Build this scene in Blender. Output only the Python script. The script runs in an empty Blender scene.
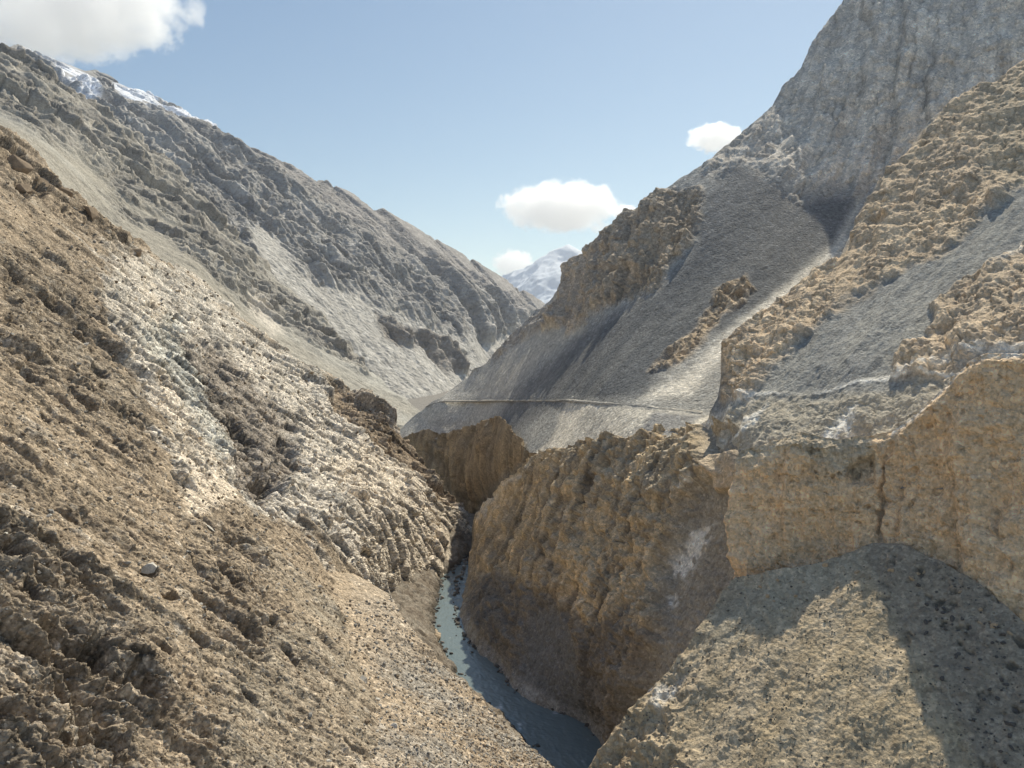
import bpy, math, random
import numpy as np
from mathutils import Vector

random.seed(7)
rng = np.random.default_rng(11)
F = 788.0            # focal length in pixels of a 1024 px wide frame
HZ = 330.0           # pixel row of the level line
RIVER_Z = -102.0
scn = bpy.context.scene
COL = scn.collection
DENS = 1.0

# ------------------------------------------------------------------ helpers
def smooth(a, b, x):
    t = np.clip((x - a) / (b - a), 0, 1)
    return t * t * (3 - 2 * t)

def mix(a, b, t):
    t = np.asarray(t)
    if t.ndim and np.ndim(a) <= 1 and np.size(a) == 3:
        a = np.asarray(a, np.float32)[None]
    return a * (1 - t[..., None]) + np.asarray(b, np.float32) * t[..., None]

def _hash(ix, iy, iz, seed):
    h = (ix.astype(np.uint32) * np.uint32(374761393)) ^ (iy.astype(np.uint32) * np.uint32(668265263)) \
        ^ (iz.astype(np.uint32) * np.uint32(2147483647)) ^ np.uint32((seed * 974634777) & 0xffffffff)
    h = (h ^ (h >> np.uint32(13))) * np.uint32(1274126177)
    h ^= h >> np.uint32(16)
    h = h * np.uint32(2246822519)
    h ^= h >> np.uint32(15)
    return h

def perlin(P, seed=0):
    Pi = np.floor(P).astype(np.int32)
    f = (P - Pi).astype(np.float32)
    u = f * f * f * (f * (f * 6 - 15) + 10)
    res = []
    for dx in (0, 1):
        for dy in (0, 1):
            for dz in (0, 1):
                h = _hash(Pi[:, 0] + dx, Pi[:, 1] + dy, Pi[:, 2] + dz, seed)
                gx = (h & np.uint32(1023)).astype(np.float32) / 511.5 - 1
                gy = ((h >> np.uint32(10)) & np.uint32(1023)).astype(np.float32) / 511.5 - 1
                gz = ((h >> np.uint32(20)) & np.uint32(1023)).astype(np.float32) / 511.5 - 1
                res.append(gx * (f[:, 0] - dx) + gy * (f[:, 1] - dy) + gz * (f[:, 2] - dz))
    x00 = res[0] + (res[4] - res[0]) * u[:, 0]
    x01 = res[1] + (res[5] - res[1]) * u[:, 0]
    x10 = res[2] + (res[6] - res[2]) * u[:, 0]
    x11 = res[3] + (res[7] - res[3]) * u[:, 0]
    y0 = x00 + (x10 - x00) * u[:, 1]
    y1 = x01 + (x11 - x01) * u[:, 1]
    return (y0 + (y1 - y0) * u[:, 2]) * 1.25

SP = None      # spacing of the surface samples, so that no octave is finer than the mesh can carry
def lod(n, wl):
    if SP is None or len(SP) != n: return 1.0
    return smooth(1.0, 2.6, wl / SP)

def fbm(P, wl, octs=4, seed=0, gain=0.5, ridged=False):
    out = np.zeros(len(P), np.float32); a = 1.0; tot = 0
    Q = (P / wl).astype(np.float32)
    for o in range(octs):
        n = perlin(Q + 17.3 * o, seed + o)
        if ridged:
            n = 1 - 2 * np.abs(n) * 1.3
            n = (n - .5) * 1.0
        out += a * n * lod(len(P), wl / 2.03 ** o); tot += a; a *= gain
        Q = Q * 2.03
    return out / tot

def joints(P, wl, width, seed):
    """thin cracks: 1 on the crack line"""
    a = np.abs(perlin((P / wl).astype(np.float32), seed) + .25 * perlin((P / wl * 3.1).astype(np.float32), seed + 5))
    return 1 - smooth(0, width, a)

def cells(P, wl, seed=0, tilt=1.0):
    """fractured rock: the upper envelope of tilted blocks; returns height, distance from the nearest crease, random value"""
    n = len(P)
    Q = (P / wl).astype(np.float32)
    Qi = np.floor(Q).astype(np.int32)
    v1 = np.full(n, -9, np.float32); v2 = np.full(n, -9, np.float32); r1 = np.zeros(n, np.float32)
    for dx in (-1, 0, 1):
        for dy in (-1, 0, 1):
            for dz in (-1, 0, 1):
                cx = Qi[:, 0] + dx; cy = Qi[:, 1] + dy; cz = Qi[:, 2] + dz
                h = _hash(cx, cy, cz, seed)
                a = (h & np.uint32(1023)).astype(np.float32) / 1023
                b = ((h >> np.uint32(10)) & np.uint32(1023)).astype(np.float32) / 1023
                c = ((h >> np.uint32(20)) & np.uint32(1023)).astype(np.float32) / 1023
                vx = Q[:, 0] - cx - a; vy = Q[:, 1] - cy - b; vz = Q[:, 2] - cz - c
                g = _hash(cx, cy, cz, seed + 77)
                ta = (g & np.uint32(1023)).astype(np.float32) / 511.5 - 1
                tb = ((g >> np.uint32(10)) & np.uint32(1023)).astype(np.float32) / 511.5 - 1
                tc = ((g >> np.uint32(20)) & np.uint32(1023)).astype(np.float32) / 511.5 - 1
                w = vx * .8 + vy * .6; u = vy * .8 - vx * .6
                m_ = np.maximum(np.maximum(np.abs(w + ta * .5 * vz), np.abs(u + tb * .5 * w)), np.abs(vz + tc * .5 * u))
                val = (a + b - 1) * .55 + (vx * ta + vy * tb + vz * tc) * tilt * .45 - 1.5 * np.maximum(m_ - .18, 0)
                m = val > v1
                v2 = np.where(m, v1, np.maximum(v2, val))
                r1 = np.where(m, c, r1); v1 = np.where(m, val, v1)
    return (v1 + .25) * lod(n, wl * .6), v1 - v2, r1

def strata(P, d, wl, seed, warp=.5, wwl=None, edge=.2, power=1.5, stretch=None):
    """ledges along joint planes: a slow rise and a sharp step facing -d, each layer with its own height, dying out along its length"""
    d = np.array(d, np.float32); d /= np.linalg.norm(d)
    Pw = P if stretch is None else stretch
    wv = fbm(Pw, (wwl or wl * 3.5), 4, seed, .55)
    q = P @ d / wl + warp * wv * 2.2
    i = np.floor(q); f = (q - i).astype(np.float32)
    h = _hash(i.astype(np.int32), i.astype(np.int32) * 3, i.astype(np.int32) * 7, seed + 9)
    a = ((h & np.uint32(1023)).astype(np.float32) / 1023) ** power
    a = a * smooth(-.22, .2, fbm(Pw + a[:, None] * 50, wl * 4, 2, seed + 20))
    e = edge
    if SP is not None and len(SP) == len(P): e = np.clip(np.maximum(edge, SP * 1.3 / wl), 0, .8)
    return a * (np.clip(f / e, 0, 1) - f) * lod(len(P), wl * .6), f, a

def blocks(P, axes, sizes, seed, warp=.35, groove=.5, tilt=.6, edge=.14):
    """jointed rock: crossing joint sets cut the face into blocks, each set in or out and tipped a little; returns height, groove mask, tone"""
    n = len(P); idx = []; fr = []
    wv = [fbm(P, max(sizes[0], sizes[1]) * 2.5, 4, seed + 3 * k, .6) * warp * 2.2 for k in range(2)]
    prev = None
    for k in range(2):
        a = np.array(axes[k], np.float32); a /= np.linalg.norm(a)
        q = P @ a / sizes[k] + wv[k] * (max(sizes) / sizes[k]) ** .5
        if prev is not None:
            q = q + ((_hash(prev, prev * 5, prev * 11, seed + 40) & np.uint32(255)).astype(np.float32) / 255) * 3
        i = np.floor(q).astype(np.int32); idx.append(i); fr.append((q - i).astype(np.float32)); prev = i
    h = _hash(idx[0], idx[1], idx[0] * 0 + 3, seed + 60)
    off = (h & np.uint32(1023)).astype(np.float32) / 1023
    t0 = ((h >> np.uint32(10)) & np.uint32(1023)).astype(np.float32) / 511.5 - 1
    t1 = ((h >> np.uint32(20)) & np.uint32(1023)).astype(np.float32) / 511.5 - 1
    e = [np.minimum(f, 1 - f) * sizes[k] / min(sizes) for k, f in enumerate(fr)]
    m = np.minimum(e[0], e[1])
    w = edge
    if SP is not None and len(SP) == n: w = np.clip(np.maximum(edge, SP * 1.1 / min(sizes)), 0, .45)
    g = 1 - np.clip(m / w, 0, 1)
    z = (off - .5 + tilt * (t0 * (fr[0] - .5) + t1 * (fr[1] - .5))) * (1 - g) - groove * g * (.3 + off)
    return z * lod(n, min(sizes) * .9), g * (.3 + .7 * off), t0 * .5 + .5

def hollows(px, py, P, items, seed):
    """pits and overhung pockets: (x, y, half length, half width, tilt in degrees, depth)"""
    out = np.zeros(len(px), np.float32); shade_ = np.zeros(len(px), np.float32)
    nz = fbm(P, 5, 4, seed, .6)
    for x, y, a, b, ang, dep in items:
        m = (np.abs(px - x) < a * 2.2 + 4) & (np.abs(py - y) < a * 2.2 + 4)
        if not m.any(): continue
        ca, sa = math.cos(math.radians(ang)), math.sin(math.radians(ang))
        u = ((px[m] - x) * ca + (py[m] - y) * sa) / a; v = (-(px[m] - x) * sa + (py[m] - y) * ca) / b
        r = np.sqrt(u * u + v * v) + nz[m] * 1.3
        k = smooth(1.05, .55, r)
        out[m] = np.maximum(out[m], dep * k); shade_[m] = np.maximum(shade_[m], k)
    return out, shade_

def frame(P, down, sc):
    """coordinates along the fall line, across it and out of the face, each divided by a stretch"""
    d = np.array(down, np.float32); d /= np.linalg.norm(d)
    up = np.array((0, 0, 1), np.float32)
    s = np.cross(d, up); s /= np.linalg.norm(s)
    n = np.cross(s, d)
    return np.stack([P @ d / sc[0], P @ s / sc[1], P @ n / sc[2]], 1)

class TPS:
    """inverse depth as a thin plate spline through surveyed points (a plane in space stays a plane)"""
    def __init__(self, pts):
        p = np.array(pts, float)
        self.c = p[:, :2] / 100; v = 1 / p[:, 2]
        k = len(p)
        A = np.zeros((k + 3, k + 3))
        A[:k, :k] = self.U(self.c[:, None] - self.c[None]) + np.eye(k) * 0.02
        A[:k, k] = 1; A[:k, k + 1:] = self.c
        A[k:, :k] = A[:k, k:].T
        self.w = np.linalg.solve(A, np.r_[v, 0, 0, 0])
    def U(self, d):
        r2 = (d ** 2).sum(-1)
        return 0.5 * r2 * np.log(r2 + 1e-9)
    def __call__(self, x, y):
        q = np.stack([x, y], 1) / 100
        k = len(self.c)
        out = self.w[k] + q @ self.w[k + 1:]
        for i in range(k):
            out += self.w[i] * self.U(q - self.c[i])
        return out

def survey(px, py, Y):
    return np.stack([(px - 512) / F * Y, Y, (HZ - py) / F * Y], -1)

def poly_mask(x, y, poly, soft=6):
    """1 inside the outline, 0 outside, soft over +-soft"""
    pts = np.array(poly, np.float32)
    n = len(pts); inside = np.zeros(len(x), bool); d = np.full(len(x), 1e9, np.float32)
    for i in range(n):
        a = pts[i]; b = pts[(i + 1) % n]
        c = ((a[1] > y) != (b[1] > y))
        xi = (b[0] - a[0]) * (y - a[1]) / (b[1] - a[1] + 1e-9) + a[0]
        inside ^= c & (x < xi)
        e = b - a
        t = np.clip(((x - a[0]) * e[0] + (y - a[1]) * e[1]) / (e @ e + 1e-9), 0, 1)
        d = np.minimum(d, (x - a[0] - t * e[0]) ** 2 + (y - a[1] - t * e[1]) ** 2)
    d = np.sqrt(d) * np.where(inside, 1, -1)
    return smooth(-soft, soft, d)

def jag(poly, amp, seed, step=2.5):
    """a surveyed edge with the broken outline rock has"""
    p = np.array(poly, float); x = np.arange(p[0, 0], p[-1, 0] + .01, step)
    y = np.interp(x, p[:, 0], p[:, 1])
    q = np.stack([x, x * 0 + seed, x * 0], 1).astype(np.float32)
    n = fbm(q, 22, 4, seed, .6) * 2
    e = np.minimum(np.minimum(x - x[0], x[-1] - x) / 12, 1)
    return list(zip(x, y + n * amp * e))

def grid_normals(P):
    du = np.gradient(P, axis=0); dv = np.gradient(P, axis=1)
    n = np.cross(du, dv)
    n /= np.linalg.norm(n, axis=-1, keepdims=True) + 1e-12
    return n

def make_mesh(name, P, colour, mat, rough=None):
    nu, nv = P.shape[:2]
    me = bpy.data.meshes.new(name)
    me.vertices.add(nu * nv)
    me.vertices.foreach_set('co', P.reshape(-1).astype(np.float32))
    i = np.arange(nu * nv).reshape(nu, nv)
    q = np.stack([i[:-1, :-1], i[1:, :-1], i[1:, 1:], i[:-1, 1:]], -1).reshape(-1, 4).astype(np.int32)
    nf = len(q)
    me.loops.add(nf * 4); me.polygons.add(nf)
    me.loops.foreach_set('vertex_index', q.reshape(-1))
    me.polygons.foreach_set('loop_start', np.arange(0, nf * 4, 4, dtype=np.int32))
    me.update(calc_edges=True)
    me.polygons.foreach_set('use_smooth', np.ones(nf, bool))
    a = me.color_attributes.new('col', 'FLOAT_COLOR', 'POINT')
    c = np.ones((nu * nv, 4), np.float32); c[:, :3] = np.clip(colour.reshape(-1, 3), 0.004, None)
    c[:, :3] *= np.minimum(1, .86 / c[:, :3].max(1))[:, None]        # never brighter than real rock, and never off hue
    a.data.foreach_set('color', c.reshape(-1))
    me.materials.append(mat)
    o = bpy.data.objects.new(name, me); COL.objects.link(o)
    return o

SHEETS = {}
GAIN = dict(hillside=1.98, pale_cliff=1.98, scree_apron=1.92, scree_hillside=1.7, mountain=1.42, mountainside=1.5, gorge_wall=1.6, gorge_cliff=1.25, rib=1.8, cliff=1.6, scree_cone=1.2)
def sheet(name, x0, x1, top, bot, ctrl, step, shade, mat, back=40, drop=.9, backrows=14, rows=1.0, side=0):
    """a land surface between an upper and a lower outline; shade(P,N,px,py) -> displacement, colour"""
    nx = int((x1 - x0) / step * DENS) + 1
    xs = np.linspace(x0, x1, nx)
    t_ = np.array(top, float); b_ = np.array(bot, float)
    yt = np.interp(xs, t_[:, 0], t_[:, 1]); yb = np.interp(xs, b_[:, 0], b_[:, 1])
    ny = int(np.max(yb - yt) / step * DENS * rows) + 1
    v = np.linspace(0, 1, ny)
    px = np.repeat(xs[:, None], ny, 1)
    py = yt[:, None] + (yb - yt)[:, None] * v[None]
    tps = TPS(ctrl)
    q = tps(px.ravel(), py.ravel())
    Y = 1 / np.clip(q, 1 / 30000., 1 / 25.)
    P = survey(px.ravel(), py.ravel(), Y).reshape(nx, ny, 3)
    if backrows:                     # the far side of the crest, falling away
        t = np.linspace(1, 0, backrows + 1)[:-1] ** 1.5
        B = P[:, :1] * (1 + (t * back)[None, :, None] / P[:, :1, 1:2] * np.array((1, 1, 0))) + np.stack([0 * t, 0 * t, -t * back * drop], 1)[None]
        P = np.concatenate([B, P], 1)
        px = np.concatenate([np.repeat(px[:, :1], backrows, 1), px], 1)
        py = np.concatenate([np.repeat(py[:, :1], backrows, 1), py], 1)
    if side:                         # the flank on the left edge, running back out of sight
        t = np.linspace(1, 0, 13)[:-1] ** 1.3
        B = P[:1] + np.stack([t * side * .6, t * side, 0 * t], 1)[:, None]
        P = np.concatenate([B, P], 0)
        px = np.concatenate([np.repeat(px[:1], 12, 0), px], 0); py = np.concatenate([np.repeat(py[:1], 12, 0), py], 0)
    global SP
    SP = np.maximum(np.linalg.norm(np.gradient(P, axis=0), axis=-1), np.linalg.norm(np.gradient(P, axis=1), axis=-1)).ravel().astype(np.float32)
    N = grid_normals(P)
    if np.mean((N[:, backrows:] * P[:, backrows:]).sum(-1)) > 0: N = -N
    if backrows:
        N[:, :backrows + 1] = N[:, backrows + 2][:, None]
    shp = P.shape[:2]
    D, C = shade(P.reshape(-1, 3).astype(np.float32), N.reshape(-1, 3).astype(np.float32), px.ravel().astype(np.float32), py.ravel().astype(np.float32))
    C = C * GAIN.get(name, 1.0)
    SP = None
    if D.ndim == 1:
        P2 = P + N * D.reshape(shp)[..., None]
    else:
        P2 = P + D.reshape(shp + (3,))
    o = make_mesh(name, P2, C.reshape(shp + (3,)), mat)
    o['kind'] = 'structure'
    SHEETS[name] = dict(P=P2, N=grid_normals(P2), px=px, py=py)
    return o

# ------------------------------------------------------------------ materials
def land_mat(name, grain=(0.6, 3.0), contrast=0.35, bump=0.25, bump_dist=0.3, rough=.95, stones=(), stone_amt=.45, stone_bump=.45):
    m = bpy.data.materials.new(name); m.use_nodes = True
    nt = m.node_tree; N = nt.nodes; L = nt.links
    bs = N['Principled BSDF']; bs.inputs['Roughness'].default_value = rough
    bs.inputs['Specular IOR Level'].default_value = 0.15
    at = N.new('ShaderNodeAttribute'); at.attribute_name = 'col'
    tc = N.new('ShaderNodeTexCoord')
    prev = at.outputs['Color']
    for k, s in enumerate(grain):
        n = N.new('ShaderNodeTexNoise'); n.inputs['Scale'].default_value = s; n.inputs['Detail'].default_value = 6
        n.inputs['Roughness'].default_value = .7
        L.new(tc.outputs['Object'], n.inputs['Vector'])
        r = N.new('ShaderNodeMapRange'); r.inputs[1].default_value = .3; r.inputs[2].default_value = .7
        r.inputs[3].default_value = 1 - contrast; r.inputs[4].default_value = 1 + contrast
        L.new(n.outputs['Fac'], r.inputs[0])
        mx = N.new('ShaderNodeVectorMath'); mx.operation = 'SCALE'
        L.new(prev, mx.inputs[0]); L.new(r.outputs[0], mx.inputs['Scale'])
        prev = mx.outputs[0]
    hs = []
    for s_ in stones:                # loose stones: each its own tone and its own little height
        vo = N.new('ShaderNodeTexVoronoi'); vo.inputs['Scale'].default_value = s_; vo.feature = 'F1'
        L.new(tc.outputs['Object'], vo.inputs['Vector'])
        sp = N.new('ShaderNodeSeparateColor'); L.new(vo.outputs['Color'], sp.inputs[0])
        r = N.new('ShaderNodeValToRGB')
        for k_, (p_, v_) in enumerate(((0, 1 - stone_amt), (.3, 1.0), (.8, 1 + stone_amt * .2), (1, 1 + stone_amt * 1.5))):
            e = r.color_ramp.elements[k_] if k_ < 2 else r.color_ramp.elements.new(p_)
            e.position = p_; e.color = (v_ / 2, v_ / 2, v_ / 2, 1)
        L.new(sp.outputs[0], r.inputs[0])
        m2 = N.new('ShaderNodeMath'); m2.operation = 'MULTIPLY'; m2.inputs[1].default_value = 2; L.new(r.outputs[0], m2.inputs[0])
        mx = N.new('ShaderNodeVectorMath'); mx.operation = 'SCALE'; L.new(prev, mx.inputs[0]); L.new(m2.outputs[0], mx.inputs['Scale'])
        prev = mx.outputs[0]
        h_ = N.new('ShaderNodeMath'); h_.operation = 'MULTIPLY'; L.new(sp.outputs[1], h_.inputs[0])
        inv = N.new('ShaderNodeMath'); inv.operation = 'SUBTRACT'; inv.inputs[0].default_value = 1.0; L.new(vo.outputs['Distance'], inv.inputs[1])
        L.new(inv.outputs[0], h_.inputs[1]); hs.append((h_.outputs[0], 1.2 / s_))
    L.new(prev, bs.inputs['Base Color'])
    nb = N.new('ShaderNodeTexNoise'); nb.inputs['Scale'].default_value = grain[-1] * .8; nb.inputs['Detail'].default_value = 8
    nb.inputs['Roughness'].default_value = .7
    L.new(tc.outputs['Object'], nb.inputs['Vector'])
    bp = N.new('ShaderNodeBump'); bp.inputs['Strength'].default_value = bump; bp.inputs['Distance'].default_value = bump_dist
    L.new(nb.outputs['Fac'], bp.inputs['Height'])
    last = bp
    for h_, d_ in hs:
        b2 = N.new('ShaderNodeBump'); b2.inputs['Strength'].default_value = stone_bump; b2.inputs['Distance'].default_value = d_
        L.new(h_, b2.inputs['Height']); L.new(last.outputs[0], b2.inputs['Normal']); last = b2
    L.new(last.outputs[0], bs.inputs['Normal'])
    return m

M_near = land_mat('near_slope_ground', (.5, 2.5), .2, .6, .5, stones=(1.3, 3.2), stone_amt=.38, stone_bump=.5)
M_mid = land_mat('mid_slope_ground', (.12, .6), .18, .6, 1.2, stones=(.7,), stone_amt=.18, stone_bump=.35)
M_right = land_mat('mountainside_ground', (.2, .9), .18, .6, .8, stones=(.8, 1.8), stone_amt=.24, stone_bump=.32)
M_far = land_mat('far_mountain_rock', (.03, .15), .18, .6, 6, stones=(.14,), stone_amt=.25, stone_bump=.5)
M_peak = land_mat('peak_rock_and_snow', (.002, .01), .08, .2, 30)
M_cliff = land_mat('cliff_rock', (.35, 1.8), .18, .6, .6, stones=(1.2, 2.6), stone_amt=.2, stone_bump=.36)

SOIL = np.array((.222, .174, .12)); SOIL_D = np.array((.135, .10, .066)); PALE = np.array((.475, .42, .342))
PALEG = np.array((.33, .30, .25)); DARKR = np.array((.13, .105, .082)); SCREE = np.array((.21, .178, .132))
GREY = np.array((.22, .205, .18)); TAN = np.array((.47, .36, .235)); TAN_D = np.array((.28, .215, .145)); BLUEG = np.array((.19, .19, .185))
DUST = np.array((.46, .42, .35))

def col(n, c):
    return np.repeat(np.asarray(c, np.float32)[None], n, 0)

# ------------------------------------------------------------------ LEFT NEAR SLOPE
A_ridge = [(-160, 45), (-60, 95), (0, 126), (28, 140), (60, 183), (95, 208), (130, 236), (165, 262), (200, 276), (230, 306), (262, 334), (300, 362), (332, 378),
           (372, 394), (410, 432), (440, 472), (455, 496), (468, 522), (480, 552)]
def qA(px, py):
    x = (px - 512) / F; z = (HZ - py) / F
    return -(z + .84 * x + .122) / 72.2
def pA(px, py, lim=430):
    return (px, py, 1 / max(qA(px, py), 1 / lim))
ctrlA = [pA(x, y) for x, y in [(-160, 900), (0, 900), (150, 900), (300, 900), (-160, 700), (0, 700), (150, 700), (280, 700), (-160, 500), (0, 500), (150, 500),
         (260, 560), (-160, 330), (0, 330), (120, 400), (220, 470), (0, 230), (100, 300), (300, 620), (370, 700), (380, 820), (340, 640)]]
ctrlA += [(-160, 45, 420), (0, 126, 410), (130, 236, 425), (262, 334, 430), (332, 378, 415), (372, 394, 408), (410, 432, 402), (440, 472, 392), (468, 522, 380),
          (472, 548, 366), (425, 577, 308), (400, 610, 272), (430, 530, 335), (380, 520, 272), (390, 470, 345), (330, 480, 270), (330, 430, 340), (360, 580, 225)]
A_DOWN = (.76, .11, -.64)

HOLES = [(270, 484, 17, 12, 30, 6.5), (246, 432, 30, 9, 55, 4), (217, 388, 22, 8, 50, 3), (190, 360, 14, 8, 45, 3), (288, 449, 14, 8, 60, 4), (9, 321, 10, 5, 20, 2.2), (53, 304, 9, 5, 10, 2), (70, 309, 8, 4, 30, 2),
         (151, 306, 9, 4, 10, 2), (42, 399, 10, 4, 40, 2), (44, 420, 9, 4, 40, 1.8), (12, 560, 20, 8, 45, 3), (47, 546, 26, 6, 35, 2.6), (78, 580, 26, 6, 45, 2.6), (43, 640, 20, 11, 10, 4), (94, 657, 18, 12, 60, 4), (103, 694, 12, 9, 70, 3.2),
         (137, 693, 15, 11, 50, 3.6), (107, 750, 15, 11, 30, 3.5), (172, 599, 11, 4, 5, 2), (234, 582, 26, 7, 48, 2.6), (211, 616, 9, 7, 60, 2.2), (273, 620, 6, 5, 0, 2), (291, 655, 15, 4, 50, 1.8), (383, 679, 10, 5, 50, 2.4),
         (148, 574, 9, 5, 30, 2), (23, 720, 14, 6, 60, 2.6), (24, 600, 16, 6, 60, 2.4), (60, 705, 24, 6, 40, 2.6), (85, 730, 22, 6, 40, 2.2), (352, 470, 9, 3, 20, 3), (345, 486, 7, 3, 50, 2.5), (118, 446, 12, 5, 50, 2.2), (88, 340, 14, 4, 45, 2.4),
         (30, 370, 14, 5, 40, 2.2), (100, 372, 12, 4, 50, 2), (196, 640, 16, 5, 45, 2), (165, 650, 12, 4, 40, 1.6), (20, 158, 12, 7, 40, 5), (40, 188, 12, 9, 50, 6), (22, 190, 13, 5, 45, 4), (62, 182, 12, 7, 50, 5), (88, 200, 14, 6, 45, 5),
         (112, 214, 10, 5, 45, 4), (70, 520, 20, 4, 40, 1.8), (130, 540, 18, 4, 45, 1.6), (330, 640, 16, 4, 48, 1.4), (250, 700, 18, 4, 48, 1.2)]
def shadeA(P, N, px, py):
    n = len(P)
    W1 = fbm(P, 30, 3, 1); W2 = fbm(P, 9, 3, 2)
    wx = px + W1 * 26 + W2 * 10; wy = py + W2 * 22 - W1 * 14
    Q = frame(P, A_DOWN, (2.6, 1, 1.4))
    # zones
    pale = poly_mask(wx, wy, [(110, 250), (160, 262), (215, 280), (262, 335), (330, 385), (372, 400), (440, 478), (470, 530), (460, 560), (420, 590), (395, 640), (360, 590),
                              (330, 560), (300, 520), (250, 520), (215, 470), (180, 500), (150, 430), (130, 360), (105, 310)], 30)
    pn_ = fbm(Q, 16, 5, 9, .62)
    pale = smooth(.22, .62, pale + pn_ * 1.3) * smooth(-60, 0, px)
    slab = poly_mask(wx, wy, [(118, 262), (150, 300), (150, 380), (190, 520), (240, 500), (170, 360), (165, 290)], 7)
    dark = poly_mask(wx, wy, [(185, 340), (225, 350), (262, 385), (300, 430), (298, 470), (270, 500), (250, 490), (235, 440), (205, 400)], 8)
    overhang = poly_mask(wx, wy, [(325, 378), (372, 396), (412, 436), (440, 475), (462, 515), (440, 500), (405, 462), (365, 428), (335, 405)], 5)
    crest = poly_mask(wx, wy, [(-40, 80), (28, 135), (70, 185), (140, 240), (130, 262), (60, 225), (0, 175), (-60, 150)], 8)
    rough = poly_mask(wx, wy, [(0, 250), (60, 240), (130, 300), (150, 400), (140, 470), (60, 420), (0, 380)], 25)
    lowrock = poly_mask(wx, wy, [(-20, 500), (60, 540), (130, 600), (160, 680), (120, 800), (-60, 800)], 18)
    midrock = poly_mask(wx, wy, [(180, 520), (260, 540), (300, 640), (260, 660), (200, 610)], 14)
    scree = poly_mask(wx, wy, [(230, 660), (320, 600), (380, 600), (420, 800), (200, 800)], 20)
    patch = smooth(.05, .35, fbm(Q, 14, 4, 8))
    rock = np.clip(pale * .8 + dark + overhang + crest * .8 + rough * .55 + lowrock * .7 + midrock * .45 + patch * .35, 0, 1) * (1 - scree * .6)
    # displacement
    big = fbm(frame(P, A_DOWN, (2.4, 1, 1.6)) + np.stack([W2, W1, W2], 1) * 2, 24, 6, 20, .55, ridged=True)
    Qc = frame(P, A_DOWN, (2.2, 1, 1.0)) + np.stack([W2, W1, W2], 1) * 3
    c1, k1, r1 = cells(Qc, 7.5, 31, 1.5)
    c2, k2, r2 = cells(Qc + c1[:, None] * .8, 2.8, 32, 1.5)
    c3, k3, r3 = cells(Qc, 1.0, 33, 1.3)
    fine = fbm(frame(P, A_DOWN, (1.5, 1, 1.2)), 2.2, 5, 40, .72)
    med = fbm(frame(P, A_DOWN, (2.2, 1, 1.4)) + W2[:, None] * 2, 7.5, 5, 45, .6, ridged=True)
    ax = (-.35, .93, .1)
    Ps = frame(P, A_DOWN, (5, 1.2, 1.5))
    s1, f1, a1 = strata(P, ax, 17, 90, .55, 40, .16, 1.2, Ps)
    s2, f2, a2 = strata(P, (-.2, .95, .25), 6.5, 91, .6, 20, .18, 1.3, Ps)
    s3, f3, a3 = strata(P, (-.3, .9, .3), 2.4, 92, .6, 8, .22, 1.3, Ps)
    sv, fv, av = strata(P, (.1, .2, .97), 7.0, 93, .6, 18, .25, 1.6)
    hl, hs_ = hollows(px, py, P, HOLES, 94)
    AXA = ((-.30, .93, .2), (.76, .05, -.64))
    b1, g1, o1 = blocks(P, AXA, (4.6, 11), 860, .45)
    b2, g2, o2 = blocks(P, ((-.45, .85, .3), (.7, .3, -.64)), (1.7, 3.6), 861, .5)
    b3, g3, o3 = blocks(P, ((-.2, .95, .2), (.76, .05, -.64)), (.7, 1.2), 862, .55)
    jr = np.clip(rock + .35 * pale, 0, 1)
    D = big * (1.8 + 1.4 * rock) + rock * (1 - .8 * pale) * c1 * -1.3 + (.35 + .65 * rock) * (1 - .8 * pale) * c2 * .8 + (.7 + .3 * rock) * (1 - .6 * pale) * c3 * .42 + fine * (.55 - .3 * pale) + med * (.9 + .6 * rock) * (1 - .6 * pale)
    c4, k4, r4 = cells(frame(P, A_DOWN, (1.5, 1, 1)), .45, 34, 1.3)
    D += c4 * .3 * (1 - .7 * pale)
    plate = poly_mask(wx, wy, [(322, 455), (352, 425), (400, 440), (448, 500), (470, 535), (445, 575), (400, 588), (362, 578), (335, 520)], 8)
    D *= (1 - np.clip(.35 * slab + .5 * plate, 0, .6)) * (1 - .18 * pale)
    D -= dark * 2.4 + overhang * 4.5
    D += (s1 * 6.0 + s2 * 3.0) * (.5 + .7 * rock) * (1 - .6 * pale) + s3 * 1.2 * (.5 + .5 * rock) * (1 - .5 * pale) + sv * 2.2 * rock - hl
    D += jr * (b1 * (1.7 + .9 * pale) + b2 * (.8 + .2 * pale) + b3 * .32 * (1 - .6 * pale)) + (1 - jr) * (b2 * .15 + b3 * .12)
    jt = np.maximum(joints(Qc, 6, .07, 81), joints(Qc, 2.4, .07, 82) * .8) * np.clip(pale + rock * .5, 0, 1)
    D -= jt * .6 * lod(n, 2.5)
    gul = smooth(.12, .42, fbm(frame(P, A_DOWN, (2.6, 1, 2)) + W2[:, None] * 3, 13, 4, 55, ridged=True)) * (.25 + 1.1 * lowrock + midrock * .8 + rough * .7 + crest * .5)
    hol = smooth(.20, .42, fbm(frame(P, A_DOWN, (1.7, 1, 1.5)), 7, 4, 57, .55)) * (.25 + lowrock * 1.2 + midrock + rough * .8 + dark)
    D -= (gul * 2.0 + hol * 1.9) * (1 - pale * .6)
    # colour
    C = col(n, SOIL)
    C = mix(C, SCREE, np.clip(scree * .7 + smooth(.0, .35, fbm(Q, 22, 3, 60)) * .5, 0, 1))
    C = mix(C, SOIL_D, smooth(-.1, .3, fbm(Q, 5, 5, 61, .6)) * .45)
    C = mix(C, SOIL * 1.3, smooth(.0, .3, fbm(Q, 9, 5, 62, .6)) * .5)
    rc = mix(col(n, GREY * .9), PALEG, r1)
    rc = mix(rc, DARKR * 1.4, smooth(.55, .9, r2) * .5)
    C = mix(C, rc * np.array((1, .92, .82)), rock * .42)
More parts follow.
